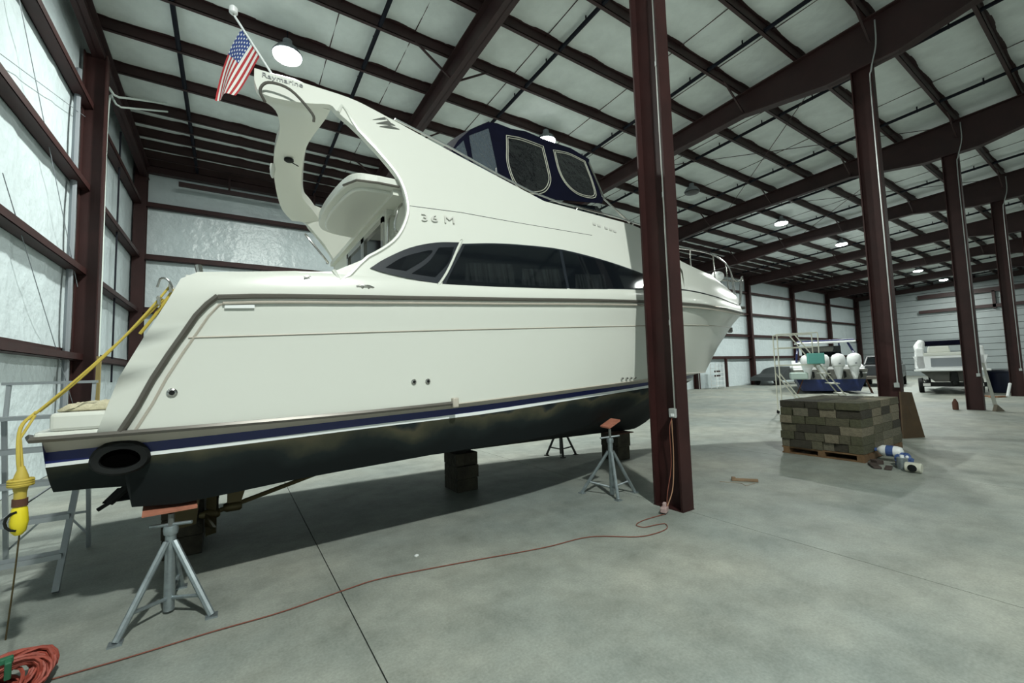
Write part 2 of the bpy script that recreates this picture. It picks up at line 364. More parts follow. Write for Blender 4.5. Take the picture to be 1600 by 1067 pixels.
we = P('wall_right', DARKB, None, lambda bm: box(bm, XE+.12, XE+.3, YN-.3, YW+.3, 0, 11)); tag(we, kind='structure')
for k in range(18):
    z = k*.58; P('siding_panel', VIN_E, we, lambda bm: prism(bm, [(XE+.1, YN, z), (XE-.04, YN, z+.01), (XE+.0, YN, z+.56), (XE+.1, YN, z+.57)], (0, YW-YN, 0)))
P('door_header', REDD, we, lambda bm: (box(bm, XE-.3, XE-.1, -1, 12.5, 6.1, 6.4), box(bm, XE-.3, XE-.1, -1, 12.5, 7.5, 7.9), box(bm, XE-.3, XE-.1, 7.4, 7.6, 6.0, 7.6), box(bm, XE-.3, XE-.1, 3.4, 3.6, 6.0, 7.6)))
wn = P('wall_near', VIN_W, None, lambda bm: box(bm, XW-.3, XE+.3, YN-.3, YN-.05, 0, 11)); tag(wn, kind='structure')

# ---------------------------------------------------------------- high bay lamps
LENS = mat('lamp_lens', (1, 1, 1), .3, emit=((.93, 1, .97), 30)); LOFF = mat('lamp_lens_off', (.05, .05, .05), .3)
def lamp(x, y, z, label, on=1.0, group='high bay lamps under the roof'):
    t = thing('high_bay_lamp', (x, y, z), label, 'lamp', group)
    P('housing', GRYP, t, lambda bm: lathe(bm, [(.29, .0), (.30, .02), (.22, .14), (.10, .22), (.09, .34), (.03, .36)], (x, y, z)), True)
    P('lens', LENS if on else LOFF, t, lambda bm: lathe(bm, [(.28, -.004), (.27, -.05), (.17, -.085), (.02, -.10)], (x, y, z)), True)
    tubes('hanger_rod', BPIPE, t, [([(x, y, z+.34), (x, y, zr(y)-.05)], .012)], 6)
    if on:
        l = bpy.data.lights.new('bulb', 'AREA'); l.shape = 'DISK'; l.size = .42; l.energy = LAMP_W*on; l.color = LAMP_COL
        o = bpy.data.objects.new('bulb', l); C.objects.link(o); o.parent = t; o.location = (0, 0, -.115)
lamp(.9, 9.85, 8.55, 'bright round lamp glaring above the boat arch beside the flag', .55)
lamp(8.0, 9.85, 8.66, 'round lamp just above the navy canopy of the boat', .7)
lamp(15.5, 9.85, 8.66, 'unlit pear-shaped lamp right of the nearest column', 0)
lamp(23, 9.85, 8.66, 'lit round lamp nearest right of the front column, leftmost of the three far ones', .6)
lamp(30.5, 9.85, 8.66, 'lit round lamp just left of the second column, middle of the three far ones', .6)
lamp(38, 9.85, 8.66, 'lit round lamp hidden behind the second column', .6)
lamp(45.5, 9.85, 8.66, 'farthest lit round lamp seen between second and third columns', .42)
lamp(53, 9.85, 8.66, 'lit lamp hidden behind the third column', .3)
lamp(.9, -3.2, 9.2, 'lit round lamp overhead behind the camera, out of view', 1.12)
lamp(15.5, -4, 9.2, 'lit round lamp to the right of the camera, out of view', .05)
lamp(30.5, -4, 9.2, 'lit round lamp over the right side of the hall, out of view', .32)
lamp(45.5, -4, 9.2, 'lit round lamp at the far right of the hall, out of view', .32)

# ================================================================ THE BIG BOAT
YC = 5.4
def pchip(t, x):
    a = np.array(t, float); X, Yv = a[:, 0], a[:, 1]
    if x <= X[0]: return float(Yv[0])
    if x >= X[-1]: return float(Yv[-1])
    h = np.diff(X); dl = np.diff(Yv)/h; d = np.zeros(len(X)); d[0], d[-1] = dl[0], dl[-1]
    for i in range(1, len(X)-1):
        if dl[i-1]*dl[i] > 0:
            w1 = 2*h[i]+h[i-1]; w2 = h[i]+2*h[i-1]; d[i] = (w1+w2)/(w1/dl[i-1]+w2/dl[i])
    i = int(np.searchsorted(X, x)-1); i = min(max(i, 0), len(h)-1); s = (x-X[i])/h[i]
    return float((1+2*s)*(1-s)**2*Yv[i]+s*(1-s)**2*h[i]*d[i]+s*s*(3-2*s)*Yv[i+1]+s*s*(s-1)*h[i]*d[i+1])
HB = dict(
 R=[(-1.2, 1.74), (0, 1.84), (1, 1.87), (4.5, 1.87), (5.5, 1.82), (6.5, 1.64), (7.5, 1.34), (8.5, .94), (9.3, .52), (9.8, .24), (10.19, .0)],
 D=[(-1.2, 1.66), (0, 1.78), (1, 1.82), (4.5, 1.82), (5.5, 1.76), (6.5, 1.58), (7.5, 1.27), (8.5, .86), (9.3, .44), (9.8, .16), (10.06, .0)],
 L=[(-1.2, 1.72), (0, 1.81), (1, 1.84), (4.5, 1.80), (5.5, 1.7), (6.5, 1.46), (7.5, 1.1), (8.5, .66), (9.2, .28), (9.72, .0)],
 M=[(-1.2, 1.73), (0, 1.80), (1, 1.82), (4.5, 1.75), (5.5, 1.6), (6.5, 1.33), (7.5, .93), (8.4, .42), (9.05, .0)],
 T=[(-1.2, 1.74), (0, 1.80), (1, 1.81), (4, 1.72), (5, 1.6), (6, 1.34), (7, .96), (7.8, .5), (8.45, .0)],
 S=[(-1.2, 1.66), (0, 1.72), (1, 1.74), (4, 1.62), (5, 1.46), (6, 1.14), (7, .7), (7.7, .28), (8.12, .0)],
 C=[(-1.2, 1.50), (0, 1.55), (2, 1.56), (4, 1.36), (5, 1.08), (6, .7), (6.8, .34), (7.5, .0)], K=[(-2, 0), (11, 0)])
ZT = dict(
 K=[(-.93, .93), (-.58, .90), (-.55, .56), (0, .53), (3, .51), (5.7, .475), (6.17, .465), (6.4, .51), (6.74, .64), (7.1, .86), (7.5, 1.141)],
 C=[(-.93, .918), (-.58, .90), (-.55, .757), (-.3, .734), (0, .753), (.5, .788), (1, .806), (2, .837), (3, .838), (4, .897), (5, .985), (6, 1.062), (7, 1.119), (7.5, 1.141)],
 S0=[(-.93, 1.098), (0, 1.123), (1, 1.158), (2, 1.183), (3, 1.232), (4, 1.282), (5, 1.318), (6.2, 1.338), (8.12, 1.33)],
 S1=[(-.93, 1.120), (0, 1.148), (1, 1.185), (2, 1.214), (3, 1.265), (4, 1.315), (5, 1.353), (6.2, 1.378), (8.14, 1.37)],
 S2=[(-.93, 1.188), (0, 1.212), (1, 1.244), (2, 1.273), (3, 1.318), (4, 1.363), (5, 1.397), (6.2, 1.434), (8.2, 1.434)],
 T0=[(-.93, 1.264), (-.3, 1.268), (.5, 1.277), (1.5, 1.301), (2.5, 1.344), (4, 1.415), (5, 1.458), (6, 1.485), (8.45, 1.47)],
 M=[(-.6, 1.628), (.5, 1.646), (2, 1.689), (4.2, 1.768), (5.3, 1.818), (6.4, 1.876), (7.5, 1.92), (9.05, 1.975)],
 L=[(-.49, 1.875), (.3, 1.918), (1.1, 1.963), (2.65, 2.045), (5, 2.167), (6.6, 2.253), (8.15, 2.342), (9.72, 2.467)],
 R=[(-.365, 2.131), (.04, 2.185), (.85, 2.234), (2.07, 2.305), (4.1, 2.422), (5.3, 2.472), (6.9, 2.526), (7.75, 2.563), (8.57, 2.636), (9.38, 2.734), (10.19, 2.839)],
 D=[(-.21, 2.353), (.185, 2.393), (.58, 2.431), (1.37, 2.441), (2.16, 2.467), (2.95, 2.52), (4.135, 2.611), (4.925, 2.662), (5.5, 2.69), (6.5, 2.70), (7.3, 2.713), (8.1, 2.76), (8.9, 2.86), (10.06, 3.033)])
def cy(hb, x): return YC-pchip(HB[hb], x)
def crow(hb, z, xl): return [(x, cy(hb, x), pchip(ZT[z], x)) for x in xl]
LX = [-.93, -.76, -.58, -.55, -.3, 0, .4, .8, 1.2, 1.6, 2, 2.4, 2.8, 3.2, 3.6, 4, 4.4, 4.7, 5]
def lowx(xe, n=16): return LX+[5+(xe-5)*i/n for i in range(1, n+1)]
def both(bm, rows):
    grid(bm, rows); grid(bm, [[(x, 2*YC-y, z) for x, y, z in r] for r in rows]); bmesh.ops.remove_doubles(bm, verts=bm.verts[:], dist=.0006)
boat = thing('motor_yacht', (3.5, YC, 0), 'large white flybridge motor boat propped on stands and blocks, blue stripe and black bottom', 'boat')
K_ = crow('K', 'K', lowx(7.5)); C_ = crow('C', 'C', lowx(7.5)); S0 = crow('S', 'S0', lowx(8.12)); S1 = crow('S', 'S1', lowx(8.14)); S2 = crow('S', 'S2', lowx(8.2)); T0 = crow('T', 'T0', lowx(8.45))
def mid(a, b, t, out=0): return [(p[0]*(1-t)+q[0]*t, p[1]*(1-t)+q[1]*t-out, p[2]*(1-t)+q[2]*t) for p, q in zip(a, b)]
def f(bm):
    both(bm, [K_, mid(K_, C_, .5), C_, mid(C_, S0, .33, .01), mid(C_, S0, .66, .01), S0])
    for pts in ([K_[0], C_[0], S0[0]],):
        a = [(p[0], p[1], p[2]) for p in (C_[0], S0[0])]; bm.faces.new([bm.verts.new(p) for p in a+[(p[0], 2*YC-p[1], p[2]) for p in a[::-1]]])
    bm.faces.new([bm.verts.new(p) for p in (K_[2], C_[2], C_[3], K_[3])])
P('hull_bottom', BOT, boat, f, True)
P('white_boot_stripe', WHT, boat, lambda bm: both(bm, [S0, S1]), True)
P('blue_stripe', NAVY, boat, lambda bm: both(bm, [S1, S2]), True)
P('shaded_white_band', TAN, boat, lambda bm: both(bm, [S2, T0]), True)  # white hull below the rail, its shade painted in as tan
P('stern_closure', NAVY, boat, lambda bm: bm.faces.new([bm.verts.new(p) for p in (S0[0], T0[0], (T0[0][0], 2*YC-T0[0][1], T0[0][2]), (S0[0][0], 2*YC-S0[0][1], S0[0][2]))]))
def up(hb, z, xs_, xe, n=34): return crow(hb, z, [xs_+(xe-xs_)*(i/n) for i in range(n+1)])
Tp = up('T', 'T0', -.70, 8.45); M1 = up('M', 'M', -.60, 9.05); L1 = up('L', 'L', -.49, 9.72); R1 = up('R', 'R', -.365, 10.19); D1 = up('D', 'D', -.21, 10.06)
N1 = mid(R1, D1, .75, .02); N1[0] = (-.30, N1[0][1], 2.29)
def f(bm):
    both(bm, [Tp, mid(Tp, M1, .5), M1, mid(M1, L1, .5), L1, mid(L1, R1, .5), R1, N1, D1])
    aft = [r[0] for r in (Tp, M1, L1, R1, N1, D1)]
    g = []
    for p in aft:      # transom, slightly rounded in plan
        y0, y1 = p[1], 2*YC-p[1]; g.append([(p[0]-.10*(1-abs(2*t-1)**2.5), y0+(y1-y0)*t, p[2]) for t in [i/12 for i in range(13)]])
    grid(bm, g); bmesh.ops.remove_doubles(bm, verts=bm.verts[:], dist=.0006)
P('topsides', GEL, boat, f, True)
# swim platform across the stern
def f(bm):
    pts = [(-.97, 3.66), (-1.0, 3.78), (-1.02, 4.4), (-1.02, 6.4), (-1.0, 7.02), (-.97, 7.14), (-.5, 7.16), (-.5, 3.64)]
    lo = [Vector((x, y, 1.262)) for x, y in pts]; prism(bm, lo, (0, 0, .05))
    pts2 = [(-.91, 3.67), (-.96, 4.4), (-.96, 6.4), (-.91, 7.13), (-.5, 7.14), (-.5, 3.65)]; prism(bm, [Vector((x, y, 1.312)) for x, y in pts2], (0, 0, .11))
P('swim_platform', GEL, boat, f, False, .02)
# cockpit coaming and sole
def f(bm):
    n = 12; o = D1[:7]; 
    for s in (0, 1):
        rows = [[(x, y if not s else 2*YC-y, z) for x, y, z in D1[:7]], [(x+.02, (y+.30) if not s else 2*YC-y-.30, z+.02) for x, y, z in D1[:7]], [(x+.02, (y+.32) if not s else 2*YC-y-.32, 1.75) for x, y, z in D1[:7]]]
        grid(bm, rows)
    box(bm, -.28, .05, 3.7, 7.1, 1.75, 2.34)
P('cockpit_coaming', GEL, boat, f, True)
P('cockpit_sole', GELI, boat, lambda bm: box(bm, -.3, 1.4, 3.7, 7.1, 1.70, 1.75))

ZD = ZT['D']
def YP(x, z): return cy('D', x)+.22*(z-pchip(ZD, x))
def rdp(pts, k=5, closed=True):     # smooth closed polygon
    return pts
def polysurf(bm, poly, Yf, off=0.0, thick=0.0, step=.14):
    """fill a polygon given in (x, z) on the curved side surface y = Yf(x, z); off moves it outboard, thick gives it depth inboard"""
    P2 = [Vector(p) for p in poly]; n = len(P2); pts = []
    for i in range(n):
        a, b = P2[i], P2[(i+1) % n]; k = max(1, int((b-a).length/step))
        for j in range(k): pts.append(a.lerp(b, j/k))
    m = len(pts); xs_ = [p.x for p in pts]; zs_ = [p.y for p in pts]
    def inside(x, z):
        c = False; j = m-1
        for i in range(m):
            if (pts[i].y > z) != (pts[j].y > z) and x < (pts[j].x-pts[i].x)*(z-pts[i].y)/(pts[j].y-pts[i].y)+pts[i].x: c = not c
            j = i
        return c
    inner = []; x = min(xs_)+step*.5
    while x < max(xs_):
        z = min(zs_)+step*.5
        while z < max(zs_):
            if inside(x, z) and min((Vector((x, z))-q).length for q in pts) > step*.45: inner.append(Vector((x, z)))
            z += step
        x += step
    vo, eo, fo = delaunay_2d_cdt(pts+inner, [(i, (i+1) % m) for i in range(m)], [list(range(m))], 1, 1e-5)[:3]
    A = [bm.verts.new((v.x, Yf(v.x, v.y)-off, v.y)) for v in vo]
    for t in fo: bm.faces.new([A[i] for i in t])
    if thick:
        B = [bm.verts.new((v.x, Yf(v.x, v.y)-off+thick, v.y)) for v in vo]
        for t in fo: bm.faces.new([B[i] for i in t][::-1])
        cnt = {}
        for t in fo:
            for i in range(len(t)):
                e = (t[i], t[(i+1) % len(t)]); cnt[tuple(sorted(e))] = cnt.get(tuple(sorted(e)), 0)+1
        for (i, j), c in cnt.items():
            if c == 1: bm.faces.new((A[i], A[j], B[j], B[i]))
def smoothpoly(pts, k=5, keep=()):
    p = [Vector(q) for q in pts]; n = len(p); out = []
    for i in range(n):
        if i in keep or (i+1) % n in keep and i in keep: pass
        a, b, c, d = p[i-1], p[i], p[(i+1) % n], p[(i+2) % n]
        if i in keep: a = 2*b-c
        if (i+1) % n in keep: d = 2*c-b
        for j in range(k):
            t = j/k; out.append(tuple(.5*((2*b)+(c-a)*t+(2*a-5*b+4*c-d)*t*t+(3*b-a-3*c+d)*t**3)))
    return out
def mirrored(bm):
    for v in bm.verts: v.co.y = 2*YC-v.co.y
def side_part(name, m, parent, fn, smooth=True, far=True, bevel=0):
    a = P(name, m, parent, fn, smooth, bevel)
    if far: P(name, m, parent, lambda bm: (fn(bm), mirrored(bm)), smooth, bevel)
    return a
PANEL = [(-.21, 2.35), (.67, 2.44), (.95, 2.60), (1.18, 2.78), (1.30, 2.97), (1.35, 3.17), (1.30, 3.42), (1.16, 3.62), (.94, 3.85), (.77, 3.99), (.70, 4.05), (.52, 4.0), (.31, 3.97), (.16, 3.99), (.12, 4.10), (.12, 4.22), (.40, 4.21), (.63, 4.20), (.87, 4.19), (1.11, 4.14), (1.85, 3.92), (3.03, 3.58), (4.48, 3.54), (4.75, 3.50), (5.32, 3.23), (5.5, 3.15), (5.5, 2.68), (4.13, 2.60), (2.95, 2.51), (2.16, 2.457), (1.37, 2.43), (.58, 2.42), (.185, 2.385)]
PANEL = PANEL[1:]   # starts where the side sweeps up from the coaming
sp = smoothpoly(PANEL, 3, keep=(0, 13, 14, 20, 21, 22, 23, 24, 25, 26, 27, 28, 29, 30, 31))
side_part('flybridge_side', GEL, boat, lambda bm: polysurf(bm, sp, YP, .004, .07, .16), far=False)
FARP = [p for i, p in enumerate(PANEL) if not 10 <= i <= 16]; FARP.insert(10, (.66, 4.16))
P('flybridge_side', GEL, boat, lambda bm: (polysurf(bm, FARP, YP, .004, .07, .16), mirrored(bm)), True)
# pale lip round the aft opening of the side panel
side_part('opening_trim', GEL, boat, lambda bm: tube(bm, [(x, YP(x, z)-.004, z) for x, z in smoothpoly([(.67, 2.45), (.95, 2.60), (1.18, 2.78), (1.30, 2.97), (1.35, 3.17), (1.30, 3.42), (1.16, 3.62), (.94, 3.85), (.77, 3.99)], 4)[:33]], .018, 6))
# raised foredeck ahead of the side panels
E1 = [(5.40, 3.77, 3.19), (5.9, 3.85, 3.15), (6.34, 3.93, 3.13), (6.8, 4.06, 3.14), (7.3, 4.26, 3.15), (7.8, 4.44, 3.15), (8.35, 4.64, 3.14), (8.9, 4.86, 3.11), (9.4, 5.08, 3.07), (9.75, 5.25, 3.06), (10.0, 5.39, 3.05)]
def f(bm):
    Dm = [(x, cy('D', x), pchip(ZD, x)) for x in [5.40, 5.9, 6.4, 6.9, 7.4, 7.9, 8.4, 8.9, 9.4, 9.75, 10.05]]
    md = mid(Dm, E1, .55, .06); crown = [(x, YC, z+.10*max(0, 1-(x-5.4)/5)) for x, y, z in E1]
    both(bm, [Dm, md, E1, mid(E1, crown, .5), crown])
P('foredeck', GEL, boat, f, True)
def f(bm):     # sloping front of the flybridge down to the foredeck
    a = [(4.48, 3.80), (4.75, 3.80), (5.45, 3.80)]; zt_ = [3.52, 3.46, 3.16]
    grid(bm, [[(x, y, z-.02) for (x, _), z in zip(a, zt_)] for y in (3.83, 4.4, 5.4, 6.4, 6.97)])
P('flybridge_front', GEL, boat, f, True)
P('flybridge_deck', GELI, boat, lambda bm: box(bm, 1.25, 4.7, 3.86, 6.94, 3.30, 3.36))
# helm seat and console glimpsed under the canopy
P('helm_console', GELI, boat, lambda bm: (box(bm, 3.6, 4.1, 4.6, 6.2, 3.36, 3.9), box(bm, 2.3, 2.8, 4.5, 6.3, 3.36, 3.75)), False, .04)
# aft bulkhead with sliding door
def f(bm):
    box(bm, 1.38, 1.43, 3.72, 4.30, 1.75, 2.7); box(bm, 1.38, 1.43, 3.90, 4.30, 2.7, 3.34); box(bm, 1.30, 1.43, 4.24, 4.31, 1.75, 3.34); box(bm, 1.30, 1.36, 5.95, 6.93, 1.75, 3.34); box(bm, 1.30, 1.36, 4.30, 5.95, 3.22, 3.34)
P('aft_bulkhead', GELI, boat, f)
dr = P('cabin_door', CHR, boat, lambda bm: [box(bm, 1.28, 1.33, a, a+.07, 1.75, 3.24) for a in (4.30, 5.06, 5.12, 5.88)]+[box(bm, 1.28, 1.33, 4.3, 5.95, 3.18, 3.24)])
for a in (4.37, 5.19): P('door_glass', GLS, dr, lambda bm: box(bm, 1.30, 1.31, a, a+.69, 1.8, 3.18)).location = (0, 0, 0)
tubes('grab_rail', CHR, boat, [(spline([(1.38, 4.18, 2.72), (1.30, 4.16, 2.78), (1.30, 4.16, 3.16), (1.38, 4.18, 3.22)], 4), .014), (spline([(1.38, 3.98, 2.95), (1.30, 3.97, 3.02), (1.33, 3.96, 3.2), (1.38, 3.98, 3.28)], 4), .012)])
tubes('grab_rail', CHR, boat, [(spline([(.92, 6.92, 3.72), (.90, 6.84, 3.70), (1.18, 6.84, 3.36), (1.2, 6.92, 3.34)], 4), .016)])
# overhang of the flybridge deck above the cockpit
def f(bm):
    pl = [(1.34, 3.83)]+[(p.x, p.y) for p in spline([(1.1, 3.84, 0), (.93, 3.88, 0), (.85, 4.05, 0), (.80, 4.5, 0), (.79, 5.0, 0), (.85, 5.35, 0), (1.0, 5.5, 0), (1.2, 5.55, 0)], 5)]+[(1.34, 5.55)]
    prism(bm, [Vector((x, y, 3.36)) for x, y in pl], (0, 0, .09))
    pl2 = [(x*.9+1.1*.1+.03, (y-4.7)*.88+4.7) for x, y in pl]; prism(bm, [Vector((x, y, 3.33)) for x, y in pl2], (0, 0, .04))
P('deck_overhang', GEL, boat, f, False, .015)
tubes('overhang_trim', CHRB, boat, [([(1.30, 3.82, 3.37), (1.1, 3.83, 3.37), (.92, 3.87, 3.37), (.84, 4.04, 3.37)], .012)])
# radar arch crossing from side to side
AA = [(.12, 4.02, 4.08), (.16, 4.12, 4.04), (.30, 4.3, 4.06), (.36, 4.6, 4.06), (.35, 5.0, 4.05), (.37, 5.5, 4.02), (.45, 6.1, 3.98), (.56, 6.6, 3.95), (.70, 6.84, 3.9)]
AF = [(.72, 4.02, 4.05), (.72, 4.12, 4.06), (.71, 4.3, 4.08), (.65, 4.8, 4.10), (.65, 5.2, 4.11), (.70, 5.8, 4.10), (.77, 6.25, 4.05), (.95, 6.6, 4.02), (1.1, 6.84, 3.95)]
def f(bm):
    n = len(AA); rings = []
    for a, b in zip(spline(AA, 4), spline(AF, 4)):
        a = Vector(a); b = Vector(b); m_ = (a+b)/2
        rings.append([bm.verts.new(p) for p in (a, m_-Vector((0, 0, .02)), b, b+Vector((.02, 0, .08)), b+Vector((-.03, 0, .15)), m_+Vector((0, 0, .18)), a+Vector((.04, 0, .14)), a+Vector((0, 0, .08)))])
    for r, q in zip(rings, rings[1:]):
        for k in range(8): bm.faces.new((r[k], r[(k+1) % 8], q[(k+1) % 8], q[k]))
    bm.faces.new(rings[0]); bm.faces.new(rings[-1][::-1])
P('radar_arch', GEL, boat, f, True)
P('arch_light', BLK, boat, lambda bm: lathe(bm, [(.035, -.03), (.05, -.02), (.05, 0)], (.50, 5.2, 4.05), n=12), True)
tubes('arch_light_lead', BLK, boat, [([(.50, 5.2, 4.03), (.60, 5.22, 4.00)], .006)], 5)
P('speaker_pod', GEL, boat, lambda bm: lathe(bm, [(.01, -.11), (.022, -.08), (.03, 0), (.025, .05)], (.35, 5.35, 3.97), n=12), True)
tubes('arch_grab_hoop', CHRB, boat, [(spline([(.20, 3.97, 3.92), (.16, 3.93, 3.99), (.22, 3.90, 4.06), (.38, 3.88, 4.04), (.55, 3.9, 3.90), (.57, 3.93, 3.84)], 5), .012)])
# chrome letters and emblem on the side (stainless, raised)
def text_part(name, txt, size, m, parent, x, z, yf, depth=.004, tilt=0.0, squash=1.0, wide=1.0):
    cu = bpy.data.curves.new(name, 'FONT'); cu.body = txt; cu.size = size; cu.extrude = depth; cu.align_x = 'LEFT'; cu.resolution_u = 3
    to = bpy.data.objects.new('tmp', cu); C.objects.link(to); dg = bpy.context.evaluated_depsgraph_get(); dg.update()
    me = bpy.data.meshes.new_from_object(to.evaluated_get(dg)); bpy.data.objects.remove(to)
    for v in me.vertices:
        px, pz = v.co.x*wide, v.co.y*squash; X = x+px; Z = z+pz+px*tilt; v.co = Vector((X, yf(X, Z)-.008-v.co.z, Z))
    me.materials.append(m); o = bpy.data.objects.new(name, me); C.objects.link(o); o.parent = parent; o.location = -Vector(parent.location); return o
LET = mat('chrome_letters', (.62, .62, .58), .35, metal=.3)
for ch, xo in (('3', 0), ('6', .10), ('M', .235)): text_part('chrome_letter', ch, .11, LET, boat, 1.46+xo, 3.035+xo*.09, YP, depth=.011, tilt=.09, wide=1.5)
text_part('arch_letters', 'Raymarine', .068, mat('faded_letters', (.30, .31, .31), .5), boat, .17, 4.15, YP, tilt=.0, wide=1.1)
P('wing_emblem', CHR, boat, lambda bm: [polysurf(bm, q, YP, .012, .006, .05) for q in ([(1.08, 4.02), (1.2, 4.09), (1.21, 4.07)], [(1.11, 3.99), (1.22, 4.055), (1.30, 4.03), (1.2, 4.01)], [(1.14, 3.965), (1.24, 4.01), (1.34, 4.0), (1.25, 3.98)], [(1.21, 4.09), (1.25, 4.05), (1.24, 4.04)])])
for i, x in enumerate((3.75, 3.83, 3.95, 4.03, 4.1)): P('chrome_letter', LET, boat, lambda bm: polysurf(bm, [(x, 3.40-.01*i), (x+.05, 3.40-.01*i), (x+.05, 3.425-.01*i), (x, 3.43-.01*i)], YP, .012, .006, .05))
# side windows
def ring_glass(nm, outer, keep, panes, far=True):
    fr = side_part('window_frame', GLF, boat, lambda bm: polysurf(bm, smoothpoly(outer, 4, keep), YP, .016, .02, .1), far=far)
    for pz in panes:
        g = P('window_pane', GLS, fr, lambda bm: polysurf(bm, pz, YP, .021, .008, .1), True)
        g.location = (0, 0, 0)
WA = [(.96, 2.50), (1.09, 2.60), (1.33, 2.74), (1.59, 2.83), (1.84, 2.87), (1.79, 2.74), (1.69, 2.57), (1.56, 2.42), (1.30, 2.44), (1.08, 2.47)]
ring_glass('a', WA, (0, 4, 7), [smoothpoly([(1.09, 2.52), (1.26, 2.64), (1.51, 2.74), (1.54, 2.73), (1.44, 2.63), (1.27, 2.51)], 4, (0, 2, 5)), smoothpoly([(1.32, 2.49), (1.49, 2.62), (1.61, 2.78), (1.77, 2.81), (1.70, 2.65), (1.54, 2.48)], 4, (0, 2, 3, 5))])
WB = [(1.60, 2.41), (1.68, 2.55), (1.78, 2.71), (1.87, 2.86), (2.23, 2.92), (2.64, 2.96), (3.18, 2.98), (3.89, 2.92), (4.56, 2.81), (4.95, 2.72), (4.49, 2.61), (3.77, 2.54), (3.06, 2.47), (2.15, 2.43)]
def shrink(p, d):
    c = Vector((sum(q[0] for q in p)/len(p), sum(q[1] for q in p)/len(p))); return [(q[0]+(d*2 if q[0] < c.x else -d*2), q[1]+(d if q[1] < c.y else -d)) for q in p]
ring_glass('b', WB, (0, 3, 9), [[(1.64, 2.425), (1.71, 2.55), (1.81, 2.71), (1.89, 2.845), (2.23, 2.905), (2.64, 2.945), (3.10, 2.965), (3.11, 2.49), (2.15, 2.445)], [(3.15, 2.965), (3.89, 2.905), (4.56, 2.795), (4.88, 2.72), (4.49, 2.625), (3.77, 2.555), (3.15, 2.492)]])
GLT = mat('tinted_pane', (.004, .006, .008), .05, spec=.6, alpha=.62)
for xa, xb in ((1.84, 2.42), (2.50, 3.04), (3.24, 3.75)): side_part('curtain', CURT, boat, lambda bm: polysurf(bm, [(xa, 2.47+.03*(xa-1.8)), (xb, 2.47+.03*(xb-1.8)), (xb, 2.70+.02*(xb-1.8)), (xa+.04, 2.66+.02*(xa-1.8))], YP, .0185, .001, .1), far=False)
for o_ in bpy.data.objects:
    if o_.name.startswith('window_pane'): o_.data.materials[0] = GLT
side_part('window_trim', GEL, boat, lambda bm: tube(bm, [(x, YP(x, z)-.012, z) for x, z in smoothpoly([(1.565, 2.415), (1.64, 2.5), (1.72, 2.63), (1.80, 2.78), (1.855, 2.885)], 4)[:17]], .014, 6))
# rails and mouldings
def along(hb, z, x0, x1, n=30, out=.012, dz=0): return [(x, cy(hb, x)-out, pchip(ZT[z], x)+dz) for x in [x0+(x1-x0)*i/n for i in range(n+1)]]
side_part('rub_rail', CHRB, boat, lambda bm: tube(bm, along('R', 'R', -.09, 10.15, 50), .018, 6))
side_part('rub_rail_lower_moulding', TAN, boat, lambda bm: tube(bm, along('R', 'R', -.06, 10.12, 50, .006, -.045), .011, 6))
side_part('stern_rail', CHRB, boat, lambda bm: tube(bm, [(-1.0, 3.72, 1.285)]+[(x, cy('T', x)-.016, pchip(ZT['T0'], x)+.012) for x in [-.97+(1.71+.97)*i/22 for i in range(23)]], .020, 6))
side_part('stern_rail_end', TAN, boat, lambda bm: box(bm, 1.69, 1.75, 3.55, 3.61, 1.28, 1.37), bevel=.01)
side_part('chine_line', TAN, boat, lambda bm: tube(bm, along('T', 'T0', 1.7, 8.4, 30, .004, .0), .008, 5))
side_part('hull_pinstripe', TAN, boat, lambda bm: tube(bm, along('L', 'L', -.25, 9.6, 44, .003), .006, 5))
def yside(x, z):
    w = [1.10, 1.27, 1.65, 1.9+.06*max(x, 0), 2.2+.05*max(x, 0)]; v = [cy(k, x) for k in 'STMLR']; return float(np.interp(z, w, v))
SL = [(-.58, 1.29), (-.50, 1.45), (-.43, 1.62), (-.35, 1.78), (-.28, 1.91), (-.21, 2.04), (-.15, 2.12), (-.09, 2.18)]
side_part('quarter_rail', CHRB, boat, lambda bm: tube(bm, [(x, yside(x, z)-.012, z) for x, z in SL], .020, 6))
side_part('quarter_rail_second_line', TAN, boat, lambda bm: tube(bm, [(x+.07, yside(x, z)-.004, z) for x, z in SL[:-1]]+[(-.03, yside(-.03, 2.13)-.004, 2.13)], .009, 5))  # thin cream line running parallel to the quarter rail
side_part('side_seam', GLF, boat, lambda bm: tube(bm, [(x, YP(x, z)-.003, z) for x, z in ((1.35, 3.17), (1.91, 3.21), (2.52, 3.22), (3.1, 3.235), (3.7, 3.25))], .0035, 5))
side_part('foredeck_line', GLF, boat, lambda bm: tube(bm, along('D', 'D', 5.0, 9.9, 24, .004), .010, 5))
P('name_plate', WPL, boat, lambda bm: polysurf(bm, [(-.05, 2.095), (.13, 2.105), (.13, 2.13), (-.05, 2.12)], lambda x, z: cy('R', x), .006, .006, .1))
